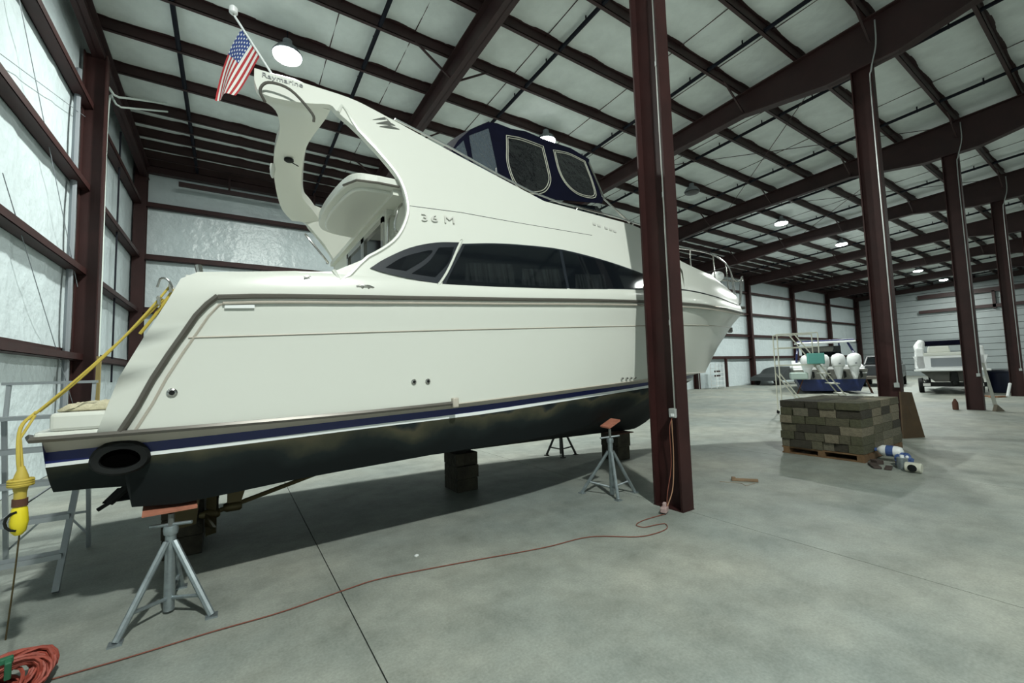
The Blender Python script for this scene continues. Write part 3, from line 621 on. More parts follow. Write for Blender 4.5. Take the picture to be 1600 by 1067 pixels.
# through hull fittings
for k, (x, z) in enumerate(((-.33, 1.52), (1.33, 1.53), (1.46, 1.53), (4.05, 1.47), (4.14, 1.47), (4.22, 1.47), (4.30, 1.47))):
    r = (.030, .024, .024, .015, .015, .015, .015)[k]
    fo = P('drain_fitting', CHR, boat, lambda bm: lathe(bm, [(r, .0), (r, -.012), (r*.6, -.02)], (x, yside(x, z)+.005, z), 'Y', 14), True)
    P('drain_hole', BLK, fo, lambda bm: lathe(bm, [(r*.55, -.018), (r*.5, -.023)], (x, yside(x, z)+.004, z), 'Y', 12)).location = (0, 0, 0)
P('fuel_cap', CHR, boat, lambda bm: lathe(bm, [(.05, 0), (.05, -.02), (.03, -.025)], (.48, cy('D', .48)-.01, 2.335), 'Y', 16), True)
def cleat(x, y, z, ax=(1, 0, 0)):
    a = Vector(ax); c = Vector((x, y, z))
    tubes('cleat', CHR, boat, [([c-a*.07+Vector((0, -.01, .035)), c-a*.03+Vector((0, -.02, .045)), c+a*.03+Vector((0, -.02, .045)), c+a*.07+Vector((0, -.01, .035))], .011), ([c-a*.025, c-a*.025+Vector((0, -.02, .045))], .012), ([c+a*.025, c+a*.025+Vector((0, -.02, .045))], .012)], 8)
cleat(.91, cy('D', .91)-.02, 2.29); cleat(-.36, 3.72, 2.21, (0, 1, 0)); cleat(-.42, 3.72, 2.12, (0, 1, 0))
tubes('rod_holder', CHR, boat, [([(-.20, 3.72, 2.35), (-.215, 3.73, 2.42)], .022)])
tubes('handrail_stern', CHR, boat, [(spline([(-.34, 3.64, 2.22), (-.37, 3.64, 2.28), (-.41, 3.65, 2.29), (-.43, 3.66, 2.23)], 4), .007)])
# black exhaust shroud low on the quarter
def f(bm):
    prof = []
    for (sx, sz, o) in ((.145, .125, .0), (.15, .13, -.035), (.135, .11, -.06), (.10, .07, -.055), (.095, .065, .02)):
        prof.append([(-.585+sx*math.cos(2*PI*k/24), 3.715+o, 1.105+sz*math.sin(2*PI*k/24)*(1 if math.sin(2*PI*k/24) > 0 else .75)) for k in range(25)])
    grid(bm, prof); bmesh.ops.remove_doubles(bm, verts=bm.verts[:], dist=.0005)
P('exhaust_shroud', BLK, boat, f, True)
P('exhaust_cavity', mat('exhaust_inside', (.001, .001, .001), .95, spec=0), boat, lambda bm: bm.faces.new([bm.verts.new((-.585+.10*math.cos(k*PI/12), 3.692, 1.105+.07*math.sin(k*PI/12))) for k in range(24)]))
# trim tab and its ram, shaft, strut, propeller, rudder (both sides)
side_part('trim_tab', BOT, boat, lambda bm: box(bm, -.76, -.57, 4.22, 4.7, .735, .745))
side_part('trim_tab_ram', BLK, boat, lambda bm: (tube(bm, [(-.58, 4.2, .88), (-.72, 4.2, .74)], .028, 8), tube(bm, [(-.72, 4.2, .74), (-.78, 4.2, .70)], .014, 8)))
side_part('propeller_shaft', BRZ, boat, lambda bm: tube(bm, [(1.1, 4.9, .68), (-.16, 4.9, .36)], .022, 8))
side_part('shaft_strut', BRZ, boat, lambda bm: (prism(bm, [(-.02, 4.88, .60), (.14, 4.88, .60), (.08, 4.88, .40), (-.02, 4.88, .38)], (0, .03, 0)), lathe(bm, [(.03, -.07), (.045, -.04), (.045, .06), (.03, .08)], (.02, 4.9, .40), 'X', 10)))
def f(bm):
    lathe(bm, [(.02, -.09), (.04, -.05), (.045, .05), (.03, .07)], (-.14, 4.9, .365), 'X', 12)
    for k in range(4):
        a = k*PI/2+.3; c, s = math.cos(a), math.sin(a); u = Vector((0, c, s)); t = Vector((0, -s, c))
        o = Vector((-.14, 4.9, .365)); pr = []
        for r, w_ in ((.04, .03), (.10, .075), (.16, .085), (.20, .05), (.215, .01)): pr.append((o+u*r-t*w_+Vector((-.04, 0, 0)), o+u*r+t*w_+Vector((.04, 0, 0))))
        vv = [[bm.verts.new(p) for p in q] for q in pr]
        for x_, y_ in zip(vv, vv[1:]): bm.faces.new((x_[0], x_[1], y_[1], y_[0]))
side_part('propeller', BRZ, boat, f)
side_part('rudder', BRZ, boat, lambda bm: (prism(bm, [(-.42, 4.89, .62), (-.22, 4.89, .62), (-.25, 4.89, .30), (-.40, 4.89, .28)], (0, .025, 0)), tube(bm, [(-.31, 4.9, .6), (-.31, 4.9, .75)], .02, 8)))
# cloth folded on the platform
def f(bm):
    rows = []
    for j in range(9):
        rows.append([(-.90+.42*i/12, 3.78+.5*j/8, 1.425+.035*abs(math.sin(i*1.3+j*.8))*(1 if 0 < i < 12 and 0 < j < 8 else .0)+.03*(i/12)*(1 if 0 < j < 8 else 0)) for i in range(13)])
    grid(bm, rows)
tw = P('folded_cloth', TOWEL, None, f, True); tag(tw, 'crumpled cream cloth lying on the white swim platform', 'cloth')
sm = tw.modifiers.new('t', 'SOLIDIFY'); sm.thickness = .012; sm.offset = 1
# bow rail, search light, anchor pad
def bowy(x, k=.86): return YC-pchip(HB['D'], min(x, 10.0))*k
top = [(x, bowy(x)+.05, z) for x, z in ((5.4, 3.40), (6.4, 3.52), (7.4, 3.62), (8.4, 3.66), (9.2, 3.66), (9.8, 3.63))]+[(10.12, YC, 3.60)]
def brail(bm):
    tube(bm, spline(top, 5), .013, 8)
    for x in (6.2, 7.3, 8.3, 9.1, 9.7):
        zt_ = np.interp(x, [q[0] for q in top], [q[2] for q in top]); tube(bm, [(x-.12, bowy(x-.12), 3.08), (x, bowy(x)+.05, zt_)], .012, 8)
side_part('bow_rail', CHR, boat, brail)
tubes('pulpit', CHR, boat, [(spline([(9.75, 5.15, 3.0), (9.85, 5.12, 3.6), (10.1, 5.3, 3.62), (10.2, YC, 3.62), (10.1, 5.5, 3.62), (9.85, 5.68, 3.6), (9.75, 5.65, 3.0)], 4), .016), ([(10.0, 5.3, 3.0), (10.16, 5.34, 3.62)], .014)])
P('search_light', WPL, boat, lambda bm: (lathe(bm, [(.02, -.14), (.08, -.10), (.10, 0), (.10, .07)], (8.45, 4.9, 3.46), 'X', 14), box(bm, 8.42, 8.48, 4.87, 4.93, 3.1, 3.38)), True)
P('anchor_roller', CHRB, boat, lambda bm: (box(bm, 9.7, 10.28, 5.34, 5.46, 2.95, 2.99), tube(bm, [(10.25, 5.32, 2.96), (10.25, 5.48, 2.96)], .035, 10)))
P('stem_eye', CHRB, boat, lambda bm: (box(bm, 9.38, 9.62, 5.30, 5.5, 2.36, 2.46), tube(bm, [(9.55, 5.37, 2.38), (9.70, 5.37, 2.36), (9.70, 5.43, 2.36), (9.55, 5.43, 2.38)], .014, 6)), False, .01)
# chrome rail along the flybridge coaming
side_part('coaming_rail', CHR, boat, lambda bm: tube(bm, [(x, YP(x, z)-.0, z+.035) for x, z in ((1.3, 4.07), (1.85, 3.93), (2.45, 3.74), (2.85, 3.63), (3.26, 3.575), (4.17, 3.565), (4.8, 3.53))], .012, 6))
side_part('rail_stanchion', CHR, boat, lambda bm: (tube(bm, [(3.44, 3.80, 3.43), (3.56, 3.82, 3.62)], .011, 6), tube(bm, [(4.38, 3.76, 3.27), (4.60, 3.82, 3.62)], .011, 6), tube(bm, [(2.40, 3.86, 3.68), (2.42, 3.88, 3.86)], .009, 6)))
# ---- canopy over the flybridge
def YCN(x, z): return 3.97+.42*(z-3.7)
cn = P('canopy', CANV, boat, lambda bm: None)
SIDE = [(1.96, 4.0), (2.12, 4.25), (2.35, 4.51), (2.64, 4.74), (2.79, 4.78), (3.01, 4.77), (3.26, 4.82), (3.58, 4.79), (4.05, 4.80), (4.37, 4.70), (4.32, 4.58), (4.29, 3.95), (4.24, 3.88), (3.37, 3.73), (3.1, 3.62), (2.9, 3.60), (2.45, 3.72)]
def f(bm):
    a = bmesh.new(); polysurf(a, SIDE, YCN, 0, .012, .18); me = bpy.data.meshes.new('x'); a.to_mesh(me); a.free(); bm.from_mesh(me); mirrored(bm); bm.from_mesh(me)
    # roof, back and front between the sides
    rows = []
    T = SIDE[:11]
    for t in [i/8 for i in range(9)]:
        r = []
        for x, z in T:
            y0 = YCN(x, z); y1 = 2*YC-y0; c = 1-abs(2*t-1)**2.2; r.append((x, y0+(y1-y0)*t, z+.16*c*min(1, (z-3.9)/.6)))
        rows.append(r)
    grid(bm, rows)
    bmesh.ops.remove_doubles(bm, verts=bm.verts[:], dist=.002)
bpy.data.objects.remove(cn)
cn = P('canopy', CANV, boat, f, True)
def win(nm, m, poly, keep, off=.006):
    for far in (0, 1):
        fn = lambda bm: (polysurf(bm, smoothpoly(poly, 4, keep), YCN, off, .004, .12), mirrored(bm) if far else None)
        o = P(nm, m, cn, fn, True); o.location = (0, 0, 0)
win('smoked_panel', SMOK, [(2.03, 4.08), (2.19, 4.27), (2.19, 3.95)], (0, 1, 2)); win('smoked_panel', SMOK, [(2.29, 4.38), (2.62, 4.62), (2.55, 3.86), (2.41, 3.86), (2.24, 3.94)], (0, 1, 2, 3, 4))
W3 = [(2.88, 4.58), (3.12, 4.62), (3.46, 4.61), (3.41, 4.25), (3.36, 4.02), (3.2, 3.82), (2.98, 3.73), (2.82, 3.76), (2.75, 3.86), (2.75, 4.12), (2.82, 4.37)]
W4 = [(3.66, 4.61), (3.94, 4.65), (4.22, 4.60), (4.20, 4.21), (4.12, 3.96), (3.83, 3.92), (3.66, 4.03), (3.61, 4.25)]
win('clear_panel', CLEAR, W3, (0, 2)); win('clear_panel', CLEAR, W4, (0, 2))
for W_ in (W3, W4):
    for k_, o_ in ((.96, 0), (1.04, 1)):
        q = smoothpoly(W_, 4, (0, 2)); cx_ = sum(p[0] for p in q)/len(q); cz_ = sum(p[1] for p in q)/len(q)
        o = P('zip_piping', PIP, cn, lambda bm: tube(bm, [(cx_+(x-cx_)*k_, YCN(cx_+(x-cx_)*k_, cz_+(z-cz_)*k_)-.012, cz_+(z-cz_)*k_) for x, z in q], .0055, 5, closed=True), True); o.location = (0, 0, 0)
side_part('canopy_post', CHR, boat, lambda bm: (tube(bm, [(4.30, YCN(4.3, 4.6)-.02, 4.6), (4.30, YCN(4.3, 3.95)-.02, 3.95), (4.62, 3.90, 3.62)], .013, 6)))
def f(bm):      # low smoked windscreen under the canopy
    pts = [(3.14, 3.98, 3.60), (3.78, 3.98, 3.60), (4.5, 4.1, 3.62), (4.62, 5.4, 3.62)]; tp = [(3.10, 4.0, 3.64), (3.45, 4.02, 3.73), (4.22, 4.12, 3.86), (4.32, 5.4, 3.88)]
    grid(bm, [pts, tp]); grid(bm, [[(x, 2*YC-y, z) for x, y, z in pts], [(x, 2*YC-y, z) for x, y, z in tp]])
P('windscreen', GLS, boat, f, True)

# ---- flag on its pole, both fixed to the arch
pole0 = Vector((.40, 4.02, 4.0)); poled = (Vector((-.06, 4.5, 5.03))-pole0)
fp = thing('flag_staff', tuple(pole0), 'slim white flag staff with a light on top, leaning back from the boat arch', 'flagpole')
tubes('pole', WPL, fp, [([pole0, pole0+poled*.93], .010)])
P('top_light', WPL, fp, lambda bm: (lathe(bm, [(.025, 0), (.035, .01), (.035, .06), (.02, .075)], tuple(pole0+poled*.955), n=12),), True)
P('light_stem', CHR, fp, lambda bm: tube(bm, [pole0+poled*.92, pole0+poled*.97], .006, 6))
def f(bm):
    uvl = bm.loops.layers.uv.new('UVMap'); H0 = pole0+poled*.80; H1 = pole0+poled*.50; nx, ny = 22, 12; vv = []
    e0 = Vector((-.17, 4.5, 4.12)); e1 = Vector((-.02, 4.36, 4.15)); c0 = Vector((-.13, 4.5, 4.55)); c1 = Vector((.06, 4.36, 4.28))
    for j in range(ny+1):
        v = j/ny; r = []
        for i in range(nx+1):
            u = i/nx; A = H1.lerp(H0, v); B = c1.lerp(c0, v); D = e1.lerp(e0, v)
            p = A*(1-u)**2+2*B*u*(1-u)+D*u*u; p += Vector((.35, 1, 0)).normalized()*.035*math.sin(v*7+u*2.0)*u
            r.append((bm.verts.new(p), u, v))
        vv.append(r)
    for a, b in zip(vv, vv[1:]):
        for i in range(nx):
            q = (a[i], a[i+1], b[i+1], b[i]); fc = bm.faces.new([t[0] for t in q])
            for l, t in zip(fc.loops, q): l[uvl].uv = (t[1], t[2])
fg = P('flag', FLAG, None, f, True); tag(fg, 'stars and stripes flag hanging from the staff above the boat arch', 'flag')

# ================================================================ STANDS AND BLOCKS
def stand(c, feet, ztop, pad, label, m=GALV, padm=ORNG, handle=True, knee=.52):
    t = thing('boat_stand', (c[0], c[1], 0), label, 'boat stand'); c = Vector((c[0], c[1], 0))
    tubes('post', m, t, [([c+Vector((0, 0, .02)), c+Vector((0, 0, ztop*.80))], .032)], 10)
    for fx, fy in feet:
        foot = Vector((fx, fy, .0)); kn = c+Vector((0, 0, ztop*knee+.12))+(foot-c).normalized()*.03
        tubes('leg', m, t, [([kn, foot+Vector((0, 0, .012))], .021)], 8)
        h = foot.lerp(kn, .28); tubes('brace', m, t, [([h, c+Vector((0, 0, .10))], .013)], 6)
        P('foot', m, t, lambda bm: box(bm, fx-.035, fx+.035, fy-.035, fy+.035, 0, .012))
    tubes('screw', mat('screw_steel', (.16, .17, .16), .5, metal=.6), t, [([c+Vector((0, 0, ztop*.8)), c+Vector((0, 0, ztop-.03))], .018)], 8)
    P('collar', m, t, lambda bm: lathe(bm, [(.04, -.03), (.045, 0), (.04, .03)], (c.x, c.y, ztop*.8), n=12), True)
    if handle: tubes('handle', m, t, [([c+Vector((-.12, .05, ztop*.84)), c+Vector((.12, -.05, ztop*.86))], .012)], 8)
    P('pad', padm, t, pad)
stand((-.34, 3.88), [(-.57, 3.62), (-.09, 3.64), (-.30, 4.28)], .70, lambda bm: obox(bm, (-.35, 3.92, .708), .30, .20, .014, .1, .12), 'galvanised tripod stand with an orange pad under the boat stern')
stand((4.02, 3.88), [(3.80, 4.20), (4.34, 3.80), (3.93, 3.70)], .86, lambda bm: prism(bm, [(4.00, 3.86, .835), (4.00, 4.02, .845), (4.20, 4.02, .925), (4.20, 3.86, .915)], (0, 0, .018)), 'slim galvanised tripod stand under the hull beside the nearest column', knee=.5)
stand((5.22, 6.3), [(4.96, 6.42), (5.42, 6.12), (5.05, 6.05)], .80, lambda bm: obox(bm, (5.22, 6.25, .80), .2, .2, .03, 0, -.4), 'dark tripod stand seen beyond the hull under the far side', mat('dark_steel', (.04, .04, .035), .6), OAK, False)
def blocks(x0, x1, y0, y1, z1, label, n, plate=False):
    t = thing('keel_block', ((x0+x1)/2, (y0+y1)/2, 0), label, 'wooden block'); h = z1/n
    for k in range(n): P('timber', OAK, t, lambda bm: box(bm, x0+random.uniform(-.01, .01), x1+random.uniform(-.01, .01), y0+random.uniform(-.01, .01), y1, k*h+.002, (k+1)*h-.002), False, .008)
    if plate: P('top_plate', REDL, t, lambda bm: box(bm, x0-.03, x1+.07, y0-.03, y1, z1, z1+.015))
blocks(-.50, -.20, 4.98, 5.9, .53, 'dark timber cribbing under the keel behind the nearest stand', 3)
blocks(2.52, 2.84, 5.22, 5.62, .51, 'dark timber cribbing under the middle of the keel', 3)
blocks(5.58, 5.88, 5.2, 5.6, .455, 'brown timber block under the front of the keel', 2, True)

# ================================================================ LEFT: STEP LADDER, YELLOW CORD, REEL
t = thing('step_ladder', (-1.45, 5.2, 0), 'aluminium platform step ladder standing left of the boat stern', 'ladder')
Y0, Y1, Y2 = 4.74, 5.55, 5.85; Z1 = 1.32
xl, xr = -1.98, -1.10
def lp(x, s): return Vector((x, Y0+(Y1-Y0)*s, Z1*s))
for x in (xl, xr): P('rail', ALU, t, lambda bm: tube(bm, [lp(x, 0.01), lp(x, 1)], .028, 4))
for x in (-1.68, -1.14): P('rear_leg', ALU, t, lambda bm: tube(bm, [(x, Y2, .01), (x, 5.65, Z1)], .022, 4))
for k in range(1, 5):
    s = k/5; q = lp(0, s); P('tread', ALU, t, lambda bm: (box(bm, xl, xr, q.y-.045, q.y+.075, q.z-.022, q.z), box(bm, xl, xr, q.y-.05, q.y-.04, q.z-.04, q.z)))
P('platform', ALU, t, lambda bm: box(bm, xl-.02, xr+.02, Y1-.05, Y2-.10, Z1-.03, Z1))
P('guard_rail', ALU, t, lambda bm: (tube(bm, [(-1.68, 5.68, Z1), (-1.68, 5.72, 1.62)], .02, 4), tube(bm, [(-1.12, 5.68, Z1), (-1.12, 5.72, 1.62)], .018, 4), box(bm, -1.72, -1.10, 5.69, 5.76, 1.60, 1.625)))
P('brace', ALU, t, lambda bm: (tube(bm, [(-1.68, Y2, .35), (-1.14, Y2, .35)], .014, 4), tube(bm, [(-1.68, Y2, .1), (-1.45, Y2, .35)], .010, 4), tube(bm, [(-1.14, Y2, .12), (-1.3, Y2, .35)], .010, 4), tube(bm, [(xl, Y0+.1, .15), (-1.14, Y2, .85)], .009, 4)))
t = thing('shore_power_cord', (-.95, 3.5, .8), 'yellow shore power cord running from the stern cleats down past the platform', 'cord')
def sagl(a, b, s, n=10): a = Vector(a); b = Vector(b); return [a.lerp(b, i/n)+Vector((0, 0, -s*4*(i/n)*(1-i/n))) for i in range(n+1)]
tubes('cable', YEL, t, [(sagl((-.36, 3.70, 2.26), (-.94, 3.62, 1.44), .05), .0075), (sagl((-.40, 3.72, 2.16), (-.95, 3.6, 1.43), .02), .0075), (sagl((-.34, 3.70, 2.24), (-.52, 3.74, 1.92),   .01), .010), (spline([(-.95, 3.62, 1.44), (-.99, 3.55, 1.36), (-.98, 3.50, 1.2), (-.965, 3.5, 1.05), (-.965, 3.5, .96)], 5), .009), ([(-.95, 3.6, 1.42), (-.985, 3.53, 1.30), (-.955, 3.5, 1.05)], .007)])
P('coil_knot', YEL, t, lambda bm: (lathe(bm, [(.012, .09), (.028, .04), (.036, 0), (.026, -.05), (.025, -.10)], (-.965, 3.5, 1.06), n=12), [tube(bm, [Vector((-.965, 3.5, 1.05+.012*k))+Vector((.045*math.cos(a), .045*math.sin(a), 0)) for a in [i*PI/6 for i in range(12)]], .010, 6, closed=True) for k in range(3)]), True)
P('tape_band', REDL, t, lambda bm: lathe(bm, [(.032, -.02), (.032, .02)], (-.965, 3.5, .955), n=12), True)
P('plug', YELB, t, lambda bm: (lathe(bm, [(.02, .08), (.032, .05), (.038, -.02), (.03, -.07), (.015, -.09)], (-.965, 3.5, .87), n=14)), True)
P('plug_grip', BLK, t, lambda bm: tube(bm, [(-.965+.045*math.cos(a), 3.47, .86+.05*math.sin(a)) for a in [i*PI/6+PI/2 for i in range(7)]], .007, 6))
tubes('tail_string', BRZ, t, [(spline([(-.96, 3.5, .80), (-.98, 3.52, .5), (-1.02, 3.6, .2)], 4), .004)], 5)
# cord reel, lower left
t = thing('cord_bundle', (-.90, 3.40, 0), 'tangled bundle of red and orange cord with a green clip on the floor', 'cord')
def f(bm):
    rnd = random.Random(3)
    for k in range(46):
        a = rnd.uniform(-.22, .22); r = .060+.05*rnd.random(); c = Vector((-.93+.04*rnd.uniform(-1, 1), 3.40+.05*rnd.uniform(-1, 1), .09+.012*rnd.uniform(-1, 1))); ph = rnd.uniform(-.5, .5); 
        pts = [c+Matrix.Rotation(a, 3, 'Z') @ Matrix.Rotation(ph, 3, 'X') @ Vector((r*1.25*math.cos(q), .03*math.sin(q*2)+.006*rnd.uniform(-1, 1), r*.85*math.sin(q))) for q in [i*PI/9 for i in range(18)]]
        tube(bm, [Vector((p.x, p.y, max(p.z, .008))) for p in pts], .008, 5, closed=True)
P('cord_loops', REEL, t, f, True)
P('green_clip', GRN, t, lambda bm: (obox(bm, (-.93, 3.33, .16), .025, .05, .10, .3, .3), obox(bm, (-.94, 3.34, .20), .05, .03, .03, .3)), False, .006)
t = thing('extension_cord', (3.3, 2.9, 0), 'thin orange extension cord trailing from the column outlet across the floor', 'cord')
cordp = [(4.12, 3.02, 1.03), (4.08, 3.03, .9), (4.10, 3.05, .5), (4.02, 3.06, .2), (3.98, 3.05, .02), (3.88, 3.05, .008), (3.62, 3.06, .008), (3.45, 3.02, .008), (3.46, 2.93, .008), (3.60, 2.90, .008), (3.70, 2.86, .008), (3.60, 2.77, .008), (3.40, 2.76, .008), (3.20, 2.82, .008), (2.86, 3.08, .008), (2.36, 3.15, .008), (1.63, 3.33, .008), (1.02, 3.46, .008), (.73, 3.45, .008), (.31, 3.40, .008), (-.08, 3.41, .008), (-.48, 3.40, .008), (-.79, 3.41, .008)]
tubes('cable', CORD, t, [(spline(cordp, 6), .0042)], 6)
P('plug', mat('pink_plug', (.35, .25, .24), .5), t, lambda bm: (obox(bm, (3.97, 3.07, .045), .11, .07, .06, .4), obox(bm, (3.99, 3.08, .09), .05, .04, .05, .4)), False, .012)
tubes('second_strand', mat('faded_cord', (.32, .18, .11), .6), t, [(spline([(4.11, 3.02, 1.0), (4.15, 3.05, .6), (4.12, 3.06, .25), (4.02, 3.07, .06)], 6), .006)], 6)

# ================================================================ MIDDLE: PALLET OF TIMBERS AND LITTER
PX0, PX1, PY0, PY1 = 8.32, 10.15, 2.62, 3.82
t = thing('pallet', (9.2, 3.2, 0), 'brown wooden pallet under the stack of old timbers', 'pallet')
PAL = mat('pallet_wood', (.16, .09, .04), .85, noise=.4, nscale=8)
for y in (PY0, 3.16, PY1-.12): P('runner', PAL, t, lambda bm: box(bm, PX0, PX1, y, y+.1, .02, .10))
for k in range(9): x = PX0+k*.21; P('deck_board', PAL, t, lambda bm: box(bm, x, x+.14, PY0, PY1, .10, .122))
for k in range(5): x = PX0+k*.42; P('bottom_board', PAL, t, lambda bm: box(bm, x, x+.12, PY0, PY1, 0, .02))
OAKS = [mat('weathered_timber_%s' % n, c, .92, noise=.45, nscale=9, bump=.5, bscale=18) for n, c in (('olive', (.12, .11, .07)), ('grey', (.17, .155, .11)), ('dark', (.05, .044, .03)), ('tan', (.22, .19, .13)), ('moss', (.095, .092, .052)))]
rnd = random.Random(11)
bmeshes = []
def unit(m, i):
    bm = bmesh.new(); v = box(bm, -.5, .5, -.5, .5, -.5, .5)
    for q in v: q.co += Vector([rnd.uniform(-.02, .02) for _ in range(3)])
    me = bpy.data.meshes.new('timber_block'); bmesh.ops.recalc_face_normals(bm, faces=bm.faces[:]); bm.to_mesh(me); bm.free(); me.materials.append(m); return me
units = [unit(m, i) for m in OAKS for i in range(3)]
NL = 6; z = .124
for L in range(NL):
    h = .138 if L < NL-1 else .12
    for side in (0, 1):          # two rows deep in x
        y = PY0; num = 0
        while y < PY1-.05:
            wdt = rnd.choice((.16, .20, .24, .30, .34)); wdt = min(wdt, PY1-y)
            if PY1-(y+wdt) < .12: wdt = PY1-y
            xm = PX0+(PX1-PX0)*(.5+rnd.uniform(-.06, .06))
            if side == 0: xa, xb = PX0+rnd.uniform(-.05, .03), None
            # front row is cut into two lengths, back row into two, so that the long side shows ends of several
            segs = [(PX0+rnd.uniform(-.04, .03), PX0+.45+rnd.uniform(-.06, .06)), ] if side == 0 else []
            if side == 0: segs.append((segs[0][1]+.012, PX0+.92))
            else: segs = [(PX0+.93, PX0+1.38+rnd.uniform(-.05, .05))]; segs.append((segs[0][1]+.012, PX1+rnd.uniform(-.03, .04)))
            for a, b in segs:
                if y > PY0+.36 and a > PX0+.3 and b < PX1-.3 and L < NL-1: continue   # buried inside the stack
                o = bpy.data.objects.new('timber_block', rnd.choice(units)); C.objects.link(o)
                o.location = ((a+b)/2, y+wdt/2, z+h/2); o.scale = (b-a-.006, wdt-.010, h-.006); o.rotation_euler = (0, 0, rnd.uniform(-.015, .015))
                ORD = 'first second third fourth fifth sixth seventh eighth ninth tenth'.split()
                tag(o, 'timber block, %s layer from the pallet up, %s from the near corner, %s row' % (ORD[L], ORD[num], ('front', 'second', 'third', 'rear')[side*2+segs.index((a, b))]), 'timber', 'timber blocks stacked on the pallet')
            y += wdt; num += 1
    z += h
o = bpy.data.objects.new('timber_block', units[3]); C.objects.link(o); o.location = (9.3, 2.58, .30+.05); o.scale = (.30, .16, .07); 
bpy.data.objects.remove(o)
def leaf(name, m, fn, label, cat, smooth=False, bevel=0, group=None):
    o = P(name, m, None, fn, smooth, bevel); tag(o, label, cat, group); return o
leaf('leaning_board', mat('brown_board', (.075, .045, .02), .8, noise=.3), lambda bm: prism(bm, [(11.46, 2.93, .0), (11.95, 2.72, .0), (11.95, 2.86, .92), (11.55, 2.94, .95)], (.02, .03, 0)), 'dark brown board leaning on the column behind the pallet', 'board')
# litter by the pallet
t = thing('white_jug', (8.72, 2.40, 0), 'white round plastic jug lying nearest the pallet corner', 'jug')
P('body', WPL, t, lambda bm: lathe(bm, [(.03, -.17), (.07, -.15), (.085, -.10), (.085, .08), (.05, .13), (.025, .15)], (8.72, 2.42, .17), 'Y', 16), True)
P('cap', BPL, t, lambda bm: lathe(bm, [(.03, .15), (.03, .18)], (8.72, 2.42, .17), 'Y', 12))
P('label_patch', BPL, t, lambda bm: lathe(bm, [(.0865, -.06), (.0865, .03)], (8.72, 2.42, .17), 'Y', 16))
t = thing('plastic_bag', (8.55, 2.30, 0), 'blue and white crumpled plastic bag between the jug and the grey tin', 'bag')
def f(bm):
    bmesh.ops.create_icosphere(bm, subdivisions=3, radius=.14)
    r_ = random.Random(5)
    for v in bm.verts: v.co = Vector((8.47+v.co.x*.8, 2.19+v.co.y*.75, max(0, .09+v.co.z*.8)))+Vector([r_.uniform(-.018, .018) for _ in range(3)]); v.co.z = max(0, v.co.z)
P('bag_body', BPL, t, f, True); P('bag_fold', WPL, t, lambda bm: (obox(bm, (8.44, 2.16, .14), .14, .04, .09, .4, .5), obox(bm, (8.50, 2.22, .15), .10, .05, .06, -.5, .3)), False, .02)
t = thing('grey_tin', (8.28, 2.16, 0), 'grey metal tin standing right of the blue bag', 'tin')
P('tin_body', GALV, t, lambda bm: lathe(bm, [(.065, 0), (.065, .16), (.06, .165)], (8.28, 2.16, 0), n=18), True); P('tin_cap', WPL, t, lambda bm: lathe(bm, [(.025, .165), (.025, .20)], (8.28, 2.16, 0), n=12))
t = thing('paint_roll', (8.12, 2.02, 0), 'cream cylinder lying on its side, foremost of the litter', 'roll')
P('roll_body', CREAM, t, lambda bm: lathe(bm, [(.06, -.09), (.07, -.08), (.07, .08), (.06, .09)], (8.12, 2.0, .07), 'Y', 18), True); P('roll_core', BLK, t, lambda bm: lathe(bm, [(.045, .088), (.045, .094)], (8.12, 2.0, .07), 'Y', 16)); P('roll_end', BLK, t, lambda bm: lathe(bm, [(.006, -.002), (.052, .0)], (8.047, 2.0, .07), 'X', 16))
DB = mat('dark_scrap', (.05, .035, .03), .8)
for i, (c, s, r, lb) in enumerate((((8.14, 2.45, .02), (.32, .10, .03), .5, 'dark wooden offcut flat on the floor before the pallet'), ((8.12, 2.28, .018), (.22, .08, .03), .2, 'dark wooden offcut lying between the other offcut and the cream cylinder'), ((8.42, 2.50, .03), (.14, .10, .06), .9, 'short dark offcut tucked against the pallet corner'))):
    leaf('wood_offcut', DB, lambda bm: obox(bm, c, s[0], s[1], s[2], r), lb, 'wood', False, .005)
leaf('wooden_stake', mat('stake_wood', (.26, .17, .10), .8, noise=.3), lambda bm: (obox(bm, (5.91, 3.21, .02), .30, .04, .035, -.92), obox(bm, (5.82, 3.33, .028), .05, .055, .05, -.92)), 'short brown wooden stake lying alone on the floor', 'stake', False, .004)
leaf('string', mat('string', (.3, .25, .2), .8), lambda bm: tube(bm, spline([(5.62, 3.42, .004), (5.75, 3.2, .004), (5.7, 3.1, .004), (5.9, 3.08, .004)], 6), .004, 5), 'thin string on the floor beside the wooden stake', 'string')
leaf('paper_scrap', WPL, lambda bm: obox(bm, (1.38, 3.70, .006), .03, .02, .012, .4), 'tiny white scrap on the floor beside the boat shadow', 'scrap')

# ================================================================ FAR: LADDER PLATFORM, CAR, OUTBOARD BOAT, TRUCK, CRUISER
t = thing('rolling_platform', (14.6, 5.8, 0), 'pale tubular rolling work platform behind the timber stack', 'platform ladder')
ax, ay = Vector((.55, -.83, 0)).normalized(), Vector((.83, .55, 0)).normalized()
o0 = Vector((14.09, 6.39, 0))
def q(u, v, z): p = o0+ax*u+ay*v; return (p.x, p.y, z)
fr_ = [([q(0, 0, 0), q(0, 0, 2.5)], .018), ([q(0, .7, 0), q(0, .7, 2.5)], .018), ([q(1.05, 0, 1.55), q(1.05, 0, 2.5)], .016), ([q(1.05, .7, 1.55), q(1.05, .7, 2.5)], .016),
       ([q(0, 0, 2.5), q(1.05, 0, 2.5)], .016), ([q(0, .7, 2.5), q(1.05, .7, 2.5)], .016), ([q(0, 0, 2.5), q(0, .7, 2.5)], .016), ([q(0, 0, 2.08), q(1.05, 0, 2.08)], .014), ([q(0, .7, 2.08), q(1.05, .7, 2.08)], .014)]
